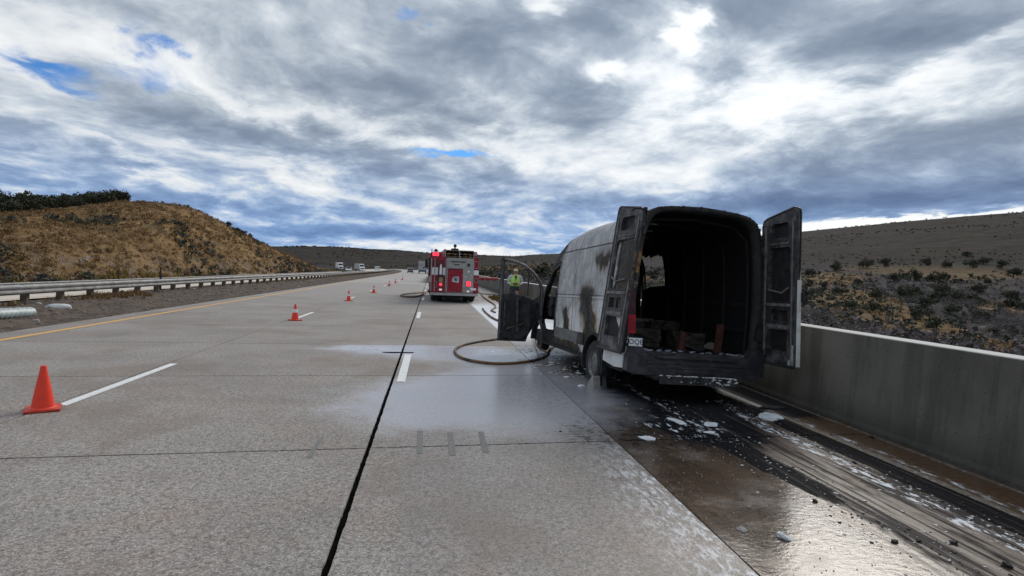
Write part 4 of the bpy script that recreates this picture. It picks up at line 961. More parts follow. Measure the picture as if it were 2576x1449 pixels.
# burnt load
M_rust = mat('rusty_brown', (.085, .028, .02), .8, 0, .4, 8, .004, (.03, .02, .02), .5)
M_char_tan = mat('charred_parcel', (.055, .052, .038), .95, 0, .6, 7, .02, (.008, .008, .008), 1.0)
for x, y, h in ((.06, .50, .27), (.60, .42, .42), (-.72, 1.0, .30)):
    MB().box((x, y, .67 + h / 2), (.085, .06, h), (R(3), R(2), .2)).box((x, y, .68), (.13, .10, .02)).build('post_stump', M_rust, van)
def crumple(c, s, seed):
    bm = bmesh.new(); bmesh.ops.create_cube(bm, size=1); bmesh.ops.subdivide_edges(bm, edges=bm.edges[:], cuts=4, use_grid_fill=True); q = np.random.default_rng(seed)
    for v in bm.verts: v.co = Vector((v.co.x * s[0] + q.normal(0, .016), v.co.y * s[1] + q.normal(0, .02), v.co.z * s[2] * (.8 + .3 * q.random()) + q.normal(0, .012))) + Vector(c)
    me = bpy.data.meshes.new('p'); bm.to_mesh(me); bm.free(); return me
for i, (c, s) in enumerate([((-.38, 1.0, .80), (.48, .4, .26)), ((.36, .95, .79), (.40, .4, .24)), ((-.05, 2.0, .86), (.8, .5, .36)), ((.3, 1.7, .98), (.5, .3, .15)), ((-.6, 1.8, .95), (.35, .4, .5)), ((-.35, .82, .72), (.34, .2, .08))]):
    pr = link('parcel_remains', crumple(c, s, 12 + i), None, M_char_tan)
    tag(pr, ['pale charred parcel inside the van at left of the rusty post', 'crumpled charred parcel inside the van between the two rusty posts', 'wide dark burnt heap deep inside the van behind the parcels', 'thin burnt slab lying on top of the heap inside the van',
             'tall blackened stack by the left inner wall of the van', 'flat scorched scrap on the van floor in front of the pale parcel'][i], 'debris', 'burnt load inside the van'); pr.matrix_world = vm.copy()
# tail light, label, lower cladding
tl = MB().prism([(-.995, .90), (-1.0, 1.15), (-.90, 1.15), (-.885, .90)], -.055, .02).build('tail_light', mat('melted_red_lens', (.34, .008, .02), .35, 0, .3, 12, 0, (.10, .01, .02), .5), van)
MB().prism([(-1.0, 1.15), (-.992, 1.48), (-.93, 1.48), (-.90, 1.15)], -.05, .02).build('lens_top', mat('scorched_lens', (.06, .010, .018), .6, 0, .5, 12, 0, (.02, .01, .012), .7), tl)
MB().prism([(1.0, .90), (1.0, 1.15), (.90, 1.15), (.885, .90)], -.045, .02).build('tail_light', M_black, van)
lab = MB().bb(-1.0, -.815, -.125, -.118, .735, .845, .002).build('sticker', M_reflect, van)
def text_mesh(name, body, size, m, parent, loc, rot=(R(90), 0, 0), ext=.001):
    cu = bpy.data.curves.new(name, 'FONT'); cu.body = body; cu.size = size; cu.extrude = ext; cu.align_x = 'CENTER'; cu.align_y = 'CENTER'; cu.resolution_u = 3
    o = bpy.data.objects.new(name, cu); COL.objects.link(o); me = bpy.data.meshes.new_from_object(o.evaluated_get(bpy.context.evaluated_depsgraph_get())); bpy.data.objects.remove(o)
    me.name = name; me.materials.clear(); q = link(name, me, parent, m); q.location = loc; q.rotation_euler = rot; return q
text_mesh('lettering', 'OQE', .095, M_black, lab, (-.907, -.127, .79))
for (a, b_, m_) in ((1.72, 2.02, M_char), (2.04, 3.45, mat('sooty_cladding', (.16, .16, .155), .6, 0, .3, 4, 0, (.04, .04, .04), .7))):
    MB().bb(-1.012, -.96, a, b_, .56, .76, .012).build('side_cladding', m_, van)
MB().prism([(.78, .44), (.74, .60), (.66, .78), (.03, .80), (.03, .42), (.3, .40)], -1.012, -.965, 'YZ').build('rear_quarter_panel', mat('dirty_white_panel', (.78, .80, .79), .4, 0, .10, 4, 0, (.34, .31, .28), .35), van)
for s_ in (-1,):
    vs = MB(); n = 22
    for k in range(n):
        a0, a1 = math.pi * (-.08 + 1.16 * k / n), math.pi * (-.08 + 1.16 * (k + 1) / n)
        q = [(1.22 + r * math.cos(a), .34 + r * math.sin(a)) for r, a in ((.435, a0), (.475, a0), (.475, a1), (.435, a1))]; vs.prism(q, -1.022, -.955, 'YZ')
    vs.build('arch_trim', M_black, van)
# wheels
def wheel(name, parent, loc, r, w, side, burnt=False):
    t = MB().lathe([(r * .62, -w / 2), (r * .90, -w / 2), (r * .98, -w * .38), (r, -w * .2), (r, w * .2), (r * .98, w * .38), (r * .90, w / 2), (r * .62, w / 2)], 36, axis='X', caps=False).build('tyre', M_char if burnt else M_rubber, None, True)
    rm = MB().lathe([(r * .63, w * .48), (r * .60, w * .40), (r * .56, w * .30), (r * .40, w * .34), (r * .30, w * .42), (r * .20, w * .44), (r * .12, w * .40), (.001, w * .40)], 32, axis='X', caps=False)
    for k in range(10): a = k * math.pi / 5; rm.cyl((w * .36, r * .47 * math.cos(a), r * .47 * math.sin(a)), r * .05, w * .05, 'X', 8)
    for k in range(5): a = k * 2 * math.pi / 5 + .3; rm.cyl((w * .44, r * .18 * math.cos(a), r * .18 * math.sin(a)), r * .035, w * .06, 'X', 6)
    rm = rm.build('rim', M_char if burnt else mat('dirty_steel_rim', (.20, .20, .20), .5, .4, .3, 9, 0, (.05, .05, .05), .6), None, True)
    root = bpy.data.objects.new(name, None); COL.objects.link(root); root.parent = parent; root.location = loc; t.parent = root; rm.parent = root
    if side < 0: root.rotation_euler = (0, 0, math.pi)
    return root
wheel('wheel', van, (-.885, 1.22, .345), .345, .23, -1); wheel('wheel', van, (.885, 1.22, .33), .27, .22, 1, True)
wheel('wheel', van, (-.86, 4.75, .40), .24, .18, -1, True); wheel('wheel', van, (.86, 4.75, .45), .24, .18, 1, True)
# rear doors: outer skin, pressed inner frame with openings
def rear_door(M, bright_edge, label):
    root = bpy.data.objects.new('rear_door', None); COL.objects.link(root); root.parent = van; root.matrix_local = M; root['label'] = label
    outl = [(0, .02), (.02, 0), (.76, 0), (.78, .02), (.78, 2.03), (.76, 2.09), (.72, 2.105), (.10, 2.02), (.03, 1.99), (0, 1.92)]
    plate('skin', outl, [], .012, M_skin, root).location = (0, -.042, 0)
    big = [rrect(.22, .60, 1.73, 1.93, .04), rrect(.16, .66, .88, 1.60, .06), rrect(.22, .38, .60, .75, .02), rrect(.44, .62, .60, .75, .02), rrect(.17, .62, .20, .48, .03)]
    ins = [(a * .985 + .006, b * .985 + .012) for a, b in outl]
    plate('inner_panel', ins, big, .05, M_doorin, root)
    plate('deep_panel', ins, [], .008, M_black, root).location = (0, -.030, 0)
    fr = MB()
    for a, b in zip(outl, outl[1:] + outl[:1]): fr.tube([(a[0], .018, a[1]), (b[0], .018, b[1])], .017, 6)
    fr.build('edge_flange', M_char, root)
    rb = MB().bb(.20, .62, .024, .034, 1.64, 1.66).bb(.14, .70, .024, .040, .80, .84).bb(.16, .66, .024, .034, .50, .55).tube([(.2, .035, 1.02), (.5, .035, .98), (.64, .035, 1.05)], .012, 6).bb(.08, .11, .024, .036, .1, 1.9).bb(.70, .73, .024, .036, .1, 1.95)
    rb.build('stiffener', M_ash, root)
    MB().bb(-.03, .03, -.045, .0, .25, .36).bb(-.03, .03, -.045, .0, 1.0, 1.11).bb(-.03, .03, -.045, .0, 1.65, 1.76).build('hinge', M_char, root)
    if bright_edge:
        MB().bb(.765, .792, -.05, .010, .02, 1.15).build('edge_strip', mat('clean_white_edge', (.62, .64, .62), .5, 0, .1, 6, 0, (.3, .25, .15), .5), root)
        MB().bb(.70, .775, .02, .034, .03, .30).bb(.66, .77, .02, .034, .03, .10).build('scorched_corner', mat('peeling_white', (.45, .46, .45), .7, 0, .3, 14, 0, (.05, .05, .05), .8), root)
        MB().tube([(.79, -.06, .82), (.80, -.12, .86), (.80, -.12, 1.0), (.79, -.06, 1.04)], .022, 8).bb(.74, .82, -.10, -.045, .86, 1.0, .01).build('door_handle', M_black, root)
    return root
def skin_mat():
    m, N, b = newmat('door_skin'); g = N.new('ShaderNodeTexCoord').outputs['Object']; x, y, z = N.sep(g); n = N.noise(g, 4, 5, .65)
    c = N.mix(N.ss(N.add(z, N.mul(n, .8)), 1.75, 1.45), (.03, .03, .03), (.55, .56, .55)); setb(N, b, c, .5); return m
M_skin = skin_mat(); M_doorin = mat('scorched_door_frame', (.040, .039, .043), .55, .2, .5, 9, .006, (.26, .255, .25), .60)
ld = Matrix.Translation((-1.035, -.02, .62)) @ Matrix.Rotation(R(5.2), 4, 'Y') @ Matrix.Rotation(R(94.5), 4, 'Z')
# left door folded back along the side: door axis s -> forward (+Y), inner face outwards (-X)
rear_door(ld, False, 'left rear door folded back against the van side')
rd = Matrix.Translation((1.03, .0, .62)) @ Matrix.Rotation(R(-3.0), 4, 'Y') @ Matrix.Rotation(R(-94), 4, 'Z') @ Matrix.Diagonal((1, -1, 1, 1))
rear_door(rd, True, 'right rear door standing open towards the camera with a white lower edge')
MB().tube([(-.80, .02, 2.58), (-.93, -.03, 2.60), (-1.0, .02, 2.60), (-1.03, .03, 2.56)], .012, 6).cyl((-.86, -.02, 2.60), .03, .05, 'Z', 8).build('door_stay', M_black, van)
# driver's door, wide open
def driver_door():
    root = bpy.data.objects.new('driver_door', None); COL.objects.link(root); root.parent = van; root['label'] = 'burnt driver door standing wide open with an empty window frame'
    out = [(.925, .24), (.925, 1.90), (.905, 1.95), (.86, 1.975), (.62, 1.925), (.40, 1.85), (.22, 1.72), (.06, 1.50), (0, 1.36), (0, .78), (.05, .72), (.16, .62), (.28, .40), (.33, .24)]
    win = [(.84, 1.22), (.84, 1.86), (.82, 1.90), (.62, 1.865), (.42, 1.79), (.26, 1.67), (.12, 1.48), (.07, 1.33), (.10, 1.20), (.22, 1.12), (.33, 1.16), (.45, 1.17), (.60, 1.24), (.72, 1.24)]
    pl = plate('door_panel', [(-a, z) for a, z in out], [[(-a, z) for a, z in win]], .035, M_char, root)
    fr = MB().tube([(-.885, -.03, .30), (-.885, -.03, 1.90), (-.84, -.03, 1.94), (-.62, -.03, 1.895), (-.41, -.03, 1.82), (-.24, -.03, 1.69), (-.09, -.03, 1.50), (-.03, -.03, 1.36), (-.03, -.03, .80)], .028, 8); fr.build('window_frame', mat('ashen_frame', (.11, .11, .12), .6, .2, .4, 8, 0, (.03, .03, .03), .5), root, True)
    MB().bb(-.345, -.315, -.03, .0, 1.20, 1.80).build('quarter_divider', M_char, root)
    inn = crumple((-.50, -.05, .68), (.74, .06, .86), 5); o = link('inner_trim_remains', inn, root, M_black)
    for p in inn.vertices:
        s = -p.co.x; lim = np.interp(s, [0, .16, .28, .34], [.80, .66, .42, .27]); p.co.z = max(p.co.z, float(lim)); p.co.z -= .05 * math.sin(s * 9 + 1) if p.co.z > 1.1 else 0
    MB().tube([(-.80, -.09, .55), (-.80, -.09, 1.05)], .020, 6).tube([(-.52, -.09, .45), (-.55, -.09, 1.15)], .024, 6).tube([(-.75, -.09, .50), (-.40, -.085, .62)], .02, 6).build('door_ribs', M_ash2, root)
    return root
dd = driver_door(); 
# hinge in world space, door pointing across the road
hp = vm.inverted() @ Vector((2.30, 11.82, 0.0)); dd.matrix_parent_inverse = Matrix.Identity(4)
dd.matrix_local = vm.inverted() @ Matrix.Translation((2.33, 11.85, .02)) @ Matrix.Rotation(R(-3), 4, 'Z') @ Matrix.Rotation(R(.6), 4, 'Y')
# dashboard and steering wheel remains in the doorway
dsh = crumple((-.45, 4.35, 1.15), (.9, .35, .45), 44); link('dashboard_remains', dsh, van, M_black)
MB().lathe([(.17, -.012), (.19, 0), (.17, .012), (.155, 0), (.17, -.012)], 20, caps=False).xf(Matrix.Translation((-.45, 4.08, 1.35)) @ Matrix.Rotation(R(60), 4, 'X')).build('steering_wheel', M_char, van)
MB().bb(-.75, -.25, 3.45, 3.9, .62, .95, .03).box((-.5, 3.5, 1.25), (.45, .10, .65), (R(8), 0, 0)).build('seat_frame', M_char, van)
# A-pillar and mirror stump
MB().tube([(-.93, 3.52, 2.02), (-.90, 3.95, 2.0), (-.92, 4.45, 1.55), (-.96, 4.55, 1.3)], .035, 6).tube([(-.985, 3.49, .55), (-.99, 3.49, 1.4), (-.93, 3.49, 2.02)], .035, 6).build('door_surround', M_black, van)
fe = MB(); 
for k in range(12):
    a0, a1 = math.pi * (.02 + .96 * k / 12), math.pi * (.02 + .96 * (k + 1) / 12)
    fe.prism([(4.75 + r * math.cos(a), .34 + r * math.sin(a)) for r, a in ((.44, a0), (.50, a0), (.50, a1), (.44, a1))], -1.03, -.92, 'YZ')
fe.build('front_arch_trim', M_char, van)

# chock behind the rear wheel
q = G(1498, 975)
ck = empty('wheel_chock', (q.x + .02, q.y + .02, 0), R(4), 'grey wheel chock jammed behind the rear wheel of the van', 'wheel chock')
mch = mat('grey_chock', (.33, .33, .31), .8, 0, .25, 9, .004, (.12, .11, .10), .5)
MB().prism([(-.12, .0), (.16, .0), (.14, .05), (-.04, .185), (-.075, .185)], -.09, .02, 'YZ').build('block', mch, ck)
MB().prism([(-.12, .0), (.16, .0), (.14, .05), (-.04, .19), (-.075, .19)], .06, .12, 'YZ').build('block', mat('dark_chock', (.07, .07, .07), .8, 0, .3, 9), ck)
MB().bb(.02, .06, -.10, .12, .0, .03).build('chock_bridge', mch, ck)

# ------------------------------------------------------------------ fire engine
def stripes(name, x0, x1, y, z0, z1, m, parent): return MB().bb(x0, x1, y - .006, y, z0, z1).build(name, m, parent)
fe_t = empty('fire_engine', (1.20, 29.75, 0), R(.8), 'red fire engine seen from behind with lit red lamps and hose bed', 'fire engine')
M_tread = mat('tread_plate', (.36, .355, .34), .45, .35, .15, 6, .002, (.18, .16, .14), .4)
body = MB().bb(-1.22, -.44, 0, 6.2, .50, 2.34, .02).bb(-1.20, 1.20, .02, 6.2, .50, 1.75).bb(.97, 1.24, 0, 6.2, .50, 2.34, .02).bb(-.44, .97, .03, 6.2, 1.7, 2.31).bb(-.56, -.50, 0, 6.0, 2.31, 2.74).bb(.95, 1.01, 0, 6.0, 2.31, 2.64).bb(-.56, 1.0, 5.9, 6.0, 2.3, 2.74)
body.build('body', M_red, fe_t)
MB().bb(-1.22, 1.22, 6.25, 8.6, .55, 2.75, .08).build('cab', M_red, fe_t)
MB().bb(-1.16, 1.16, 6.24, 6.25, 1.7, 2.45).bb(-1.225, -1.215, 6.6, 8.2, 1.6, 2.4).bb(1.215, 1.225, 6.6, 8.2, 1.6, 2.4).build('cab_window', M_glass, fe_t)
MB().bb(-.42, .95, -.012, .03, .52, 2.30, .006).build('rear_panel', M_tread, fe_t)
rd_ = MB().bb(-.36, .42, -.03, -.012, .55, 1.76, .008)
rl = rd_.build('roll_up_door', M_red, fe_t)
for k in range(12): MB().bb(-.33, .39, -.038, -.03, .60 + k * .093, .675 + k * .093, .003).build('door_slat', M_red, rl)
MB().bb(-.36, .42, -.045, -.028, 1.68, 1.76).build('door_rail', M_darkred, rl)
em = MB().prism([(-.13, 1.08), (.22, 1.02), (.22, 1.36), (-.02, 1.33), (-.12, 1.24)], -.047, -.040).build('emblem', mat('emblem_white', (.55, .55, .60), .5, 0, .2, 9), rl)
MB().prism([(-.04, 1.20), (.04, 1.12), (.17, 1.15), (.16, 1.21), (.06, 1.21), (.05, 1.25), (.17, 1.26), (.16, 1.30), (.0, 1.29)], -.053, -.048).build('emblem_mark', mat('emblem_blue', (.06, .07, .13), .5), em)
MB().bb(-.20, .55, -.035, -.02, 2.08, 2.13).bb(-.03, .22, -.03, -.012, 1.93, 1.98).build('vent_slot', M_black, fe_t)
MB().lathe([(.075, 0), (.085, -.02), (.04, -.03)], 16, (.70, -.012, 1.96), 'Y').build('round_port', M_char, fe_t)
MB().bb(.66, .78, -.03, -.012, 1.58, 1.66).bb(.52, .62, -.03, -.012, 1.32, 1.36).build('small_plate', M_reflect, fe_t)
# hose bed with folded hose
hb = empty('hose_bed', (0, 0, 0)); hb.parent = fe_t
MB().bb(-.50, .95, .4, .5, 2.30, 2.66).bb(-.50, .95, -.01, .03, 2.31, 2.345).build('bed_wall', M_black, hb)
MB().bb(-.50, .95, -.0, 5.8, 2.655, 2.70).build('bed_cover', mat('bed_cover', (.16, .12, .11), .8, 0, .3, 4), hb)
for k in range(30):
    x = -.47 + (k % 15) * .094; z = 2.37 + (k // 15) * .135 + random.uniform(-.015, .015)
    if abs(x - .22) < .05: continue
    MB().lathe([(.012, -.05), (.045, -.04), (.045, .3), (.012, .32)], 8, (x, .06 + random.uniform(0, .05), z), 'Y').build('folded_hose', M_amber if k % 3 else M_char, hb)
MB().bb(.19, .23, -.02, .3, 2.31, 2.66).bb(-.52, -.49, -.02, .3, 2.31, 2.70).bb(.94, .97, -.02, .3, .55, 2.66).build('bed_divider', M_alu, hb)
# silver trims, grab rails
for x in (-1.19, -1.02, -.46): MB().tube([(x, -.05, .55), (x, -.05, 2.25)], .022, 8).tube([(x, -.05, .6), (x, .02, .6)], .018, 6).build('grab_rail', M_alu, fe_t)
for (x0, x1) in ((-1.20, -.86), (-.62, -.46)): stripes('white_band', x0, x1, -.003, 1.40, 1.78, M_reflect, fe_t)
stripes('white_band', .98, 1.235, -.003, 1.45, 1.70, M_reflect, fe_t)
stripes('dark_frame', -1.18, -.50, -.006, 1.78, 2.15, M_darkred, fe_t)
MB().bb(-.82, -.62, -.10, 0, 1.25, 1.95, .03).build('equipment_locker', M_darkred, fe_t)
MB().lathe([(.06, 1.42), (.07, 1.5), (.05, 1.85), (.03, 1.95)], 12, (-.72, -.15, 0)).build('extinguisher', M_reflect, fe_t)
MB().lathe([(.10, 1.0), (.11, 1.05), (.11, 1.25), (.05, 1.30)], 14, (-.70, -.10, 0)).build('brass_nozzle', mat('dull_brass', (.34, .30, .16), .5, .5, .3, 8), fe_t)
MB().bb(-.86, -.58, -.16, -.02, 1.30, 1.42, .02).bb(-.90, -.72, -.14, -.02, 1.22, 1.34, .02).build('hose_coupling', mat('navy_fitting', (.02, .02, .06), .5), fe_t)
# lamps
lit_red = emis('lit_red_lamp', (1.0, .03, .06), 1.15); dim_red = emis('red_lamp', (.8, .01, .04), .5); wl = emis('white_lamp', (.85, .80, .82), .25)
def lamp(x, z, w, h, m, y=-.05):
    r = MB().bb(x - w / 2 - .02, x + w / 2 + .02, y, y + .05, z - h / 2 - .02, z + h / 2 + .02, .01).build('lamp', M_alu, fe_t)
    MB().bb(x - w / 2, x + w / 2, y - .03, y, z - h / 2, z + h / 2, .012).build('lens', m, r); return r
lamp(-1.0, 2.46, .30, .18, lit_red); lamp(.72, .99, .22, .24, lit_red); lamp(-.70, .92, .12, .12, lit_red); lamp(-.70, .65, .14, .08, wl); lamp(.71, .60, .13, .08, wl); lamp(-.98, .92, .10, .3, M_darkred, -.04)
lamp(1.12, 1.18, .14, .2, M_darkred, -.03)
lamp(1.10, 1.98, .2, .34, M_red, -.03); lamp(1.06, 2.56, .08, .16, mat('pink_lamp', (.7, .35, .38), .3), -.02)
MB().lathe([(.09, 2.58), (.10, 2.62), (.07, 2.70), (.02, 2.72)], 12, (-.99, 0, 0)).build('beacon_cap', M_black, fe_t)
MB().tube([(-1.20, .02, 2.3), (-1.20, .02, 2.72)], .02, 6).build('antenna', M_black, fe_t)
MB().bb(-.17, .22, 1.0, 1.5, 2.70, 2.82, .02).tube([(.03, 1.2, 2.8), (.03, 1.1, 2.93)], .04, 8).lathe([(.03, 2.88), (.085, 2.92), (.08, 3.02), (.03, 3.05)], 12, (.03, 1.1, 0)).build('deck_gun', M_char, fe_t)
tb_ = MB().bb(-1.22, 1.20, -.42, .02, .38, .50, .01).build('tailboard', M_alu, fe_t)
MB().bb(.82, 1.12, -.03, -.006, .66, .78).build('number_plate', M_reflect, fe_t)
MB().bb(-1.12, 1.12, .2, 6, .28, .50).bb(-.5, .5, -.1, .2, .25, .40).build('chassis', M_black, fe_t)
MB().bb(-1.12, -.6, .85, .87, .10, .45).bb(.6, 1.12, .85, .87, .10, .45).build('mud_flap', M_rubber, fe_t)
for sx in (-1, 1):
    for dx in (1.02, .72): wheel('wheel', fe_t, (sx * dx, 1.5, .50), .50, .27, sx)
    wheel('wheel', fe_t, (sx * 1.0, 7.2, .50), .50, .30, sx)
MB().bb(-1.26, -1.22, .3, 1.2, .4, 1.0).bb(-1.32, -1.22, 1.4, 3.8, .42, .5).bb(-1.30, -1.22, 2.2, 2.3, 1.3, 2.3).tube([(-1.22, 6.6, 2.3), (-1.42, 6.5, 2.3), (-1.42, 6.5, 1.8)], .025, 6).bb(-1.50, -1.34, 6.44, 6.52, 1.75, 2.25).build('side_fittings', M_black, fe_t)
MB().bb(1.24, 1.30, 2.2, 3.8, .42, .5).tube([(1.22, 6.6, 2.3), (1.42, 6.5, 2.3), (1.42, 6.5, 1.8)], .025, 6).build('side_fittings', M_black, fe_t)
# red barred arm swung out to the right
arm = MB().bb(1.22, 2.36, .55, .62, 1.22, 1.32, .01).build('swing_arm', M_red, fe_t)
MB().bb(1.24, 2.34, .545, .625, 1.32, 1.37).build('arm_strip', mat('pink_strip', (.55, .32, .33), .5), arm)
for k in range(3): MB().bb(1.42 + k * .32, 1.54 + k * .32, .54, .63, 1.18, 1.23).build('arm_bracket', M_darkred, arm)

# ------------------------------------------------------------------ distant traffic
def car(label, x, y, rz, m, pick=False, group='vehicles far down the motorway'):
    o = empty('parked_car' if False else 'car', (x, y, 0), rz, label, 'car', group)
    pr = [(-2.2, .35), (-2.25, .85), (-2.1, 1.02), (-1.75, 1.62), (-1.2, 1.72), (.3, 1.70), (1.0, 1.10), (2.05, .95), (2.25, .7), (2.25, .35)]
    b = MB().prism(pr, -.90, .90, 'YZ'); b.build('body', m, o)
    MB().prism([(-2.14, 1.05), (-1.80, 1.56), (-1.78, 1.56), (-2.10, 1.05)], -.76, .76, 'YZ').xf(Matrix.Translation((0, -.03, 0))).build('rear_window', M_glass, o)
    MB().prism([(-1.7, 1.06), (-1.5, 1.58), (.25, 1.60), (.80, 1.10)], -.91, -.902, 'YZ').prism([(-1.7, 1.06), (-1.5, 1.58), (.25, 1.60), (.80, 1.10)], .902, .91, 'YZ').build('side_window', M_glass, o)
    MB().prism([(.34, 1.66), (.98, 1.12), (1.02, 1.14), (.40, 1.70)], -.76, .76, 'YZ').xf(Matrix.Translation((0, .01, 0))).build('windscreen', M_glass, o)
    MB().bb(-.88, .88, -2.30, -2.2, .33, .62, .02).bb(-.88, .88, 2.2, 2.30, .33, .62, .02).build('bumper', M_char, o)
    for s in (-1, 1):
        MB().bb(s * .76 - .09, s * .76 + .09, -2.275, -2.2, .72, .95).build('tail_light', M_darkred, o); MB().bb(s * .72 - .12, s * .72 + .12, 2.2, 2.27, .66, .82).build('headlight', M_reflect, o)
        for yy in (-1.35, 1.4): wheel('wheel', o, (s * .80, yy, .34), .34, .22, s)
    return o
M_silver = mat('silver_paint', (.30, .31, .33), .3, .4, .05, 4); M_carwhite = mat('car_white', (.78, .79, .80), .3, 0, .05, 4)
q = G(1027, 688.5, -.3); c_ = car('grey car seen from behind on the empty lane left of the fire engine', q.x, q.y, R(2), mat('pale_car', (.34, .35, .37), .35, .2, .1, 3)); c_.location.z = -.10; c_.location.x = -6.7 + .0
def semi(label, x, y, rz, mtrail, cab=True, tl=9.0, z=0, front=True, group='vehicles far down the motorway'):
    o = empty('box_truck', (x, y, z), rz, label, 'truck', group)
    MB().bb(-1.25, 1.25, -tl / 2, tl / 2, 1.0, 3.85, .03).build('cargo_box', mtrail, o)
    MB().bb(-1.0, 1.0, -tl / 2, tl / 2 + 2.5, .7, 1.0).bb(-1.1, 1.1, -tl / 2 - .05, -tl / 2, .5, .62).build('chassis', M_black, o)
    for xx in (-.6, .6): MB().bb(xx - .5, xx + .5, -tl / 2 - .03, -tl / 2, 1.1, 3.7).build('rear_door', mtrail, o)
    MB().bb(-.6, -.2, -tl / 2 - .05, -tl / 2 - .03, 2.5, 2.75).bb(.1, .8, -tl / 2 - .05, -tl / 2 - .03, 1.7, 2.0).build('door_marking', M_char, o)
    if cab:
        c = MB().prism([(tl / 2 + .3, .6), (tl / 2 + .3, 3.6), (tl / 2 + 1.2, 3.4), (tl / 2 + 1.8, 2.3), (tl / 2 + 3.0, 1.9), (tl / 2 + 3.1, .6)], -1.15, 1.15, 'YZ').build('cab', M_carwhite, o)
        MB().prism([(tl / 2 + 1.25, 3.25), (tl / 2 + 1.78, 2.35), (tl / 2 + 1.84, 2.38), (tl / 2 + 1.31, 3.28)], -1.0, 1.0, 'YZ').build('windscreen', M_glass, c)
        MB().bb(-.6, .6, tl / 2 + 3.09, tl / 2 + 3.13, .9, 1.7).build('grille', M_char, c)
    for s in (-1, 1):
        for yy in (-tl / 2 + 1.0, -tl / 2 + 2.2, tl / 2 + (2.0 if cab else -1)): wheel('wheel', o, (s * 1.05, yy, .5), .5, .3, s)
    return o
M_trail = mat('grey_trailer', (.40, .40, .40), .5, 0, .1, 1); M_trail2 = mat('white_trailer', (.66, .67, .67), .5, 0, .05, 1)
t1 = semi('pale grey box truck far ahead partly hidden by the fire engine', -2.75, 183, R(1), M_trail, True, 8)
def opp_at(px, Yd, zz=-.9):
    a = azel(px, 672)[0]; return math.tan(a) * Yd
x = opp_at(877, 228); c2 = car('white car oncoming in front of the white trailer on the far carriageway', x, 228, R(180 + 9), M_carwhite); c2.location.z = -.95; c2.scale = (1.15, 1.15, 1.15)
x = opp_at(853, 300); t2 = semi('white box trailer farthest left among the oncoming traffic', x, 300, R(195), M_trail2, True, 9, -.9)
x = opp_at(898, 292); t3 = semi('oncoming truck with white cab and greyish box behind the white car', x, 300, R(198), M_trail, True, 11, -1.1)
x = opp_at(912, 262); c3 = car('small pale car just in front of the white cab truck', x, 262, R(190), M_carwhite); c3.location.z = -1.0
x = opp_at(949, 345); t4 = semi('tiny pale greenish van truck at the right end of the oncoming traffic', x, 345, R(200), mat('pale_green', (.50, .58, .54), .5), True, 4, -1.4); t4.scale = (.8, .8, .8)

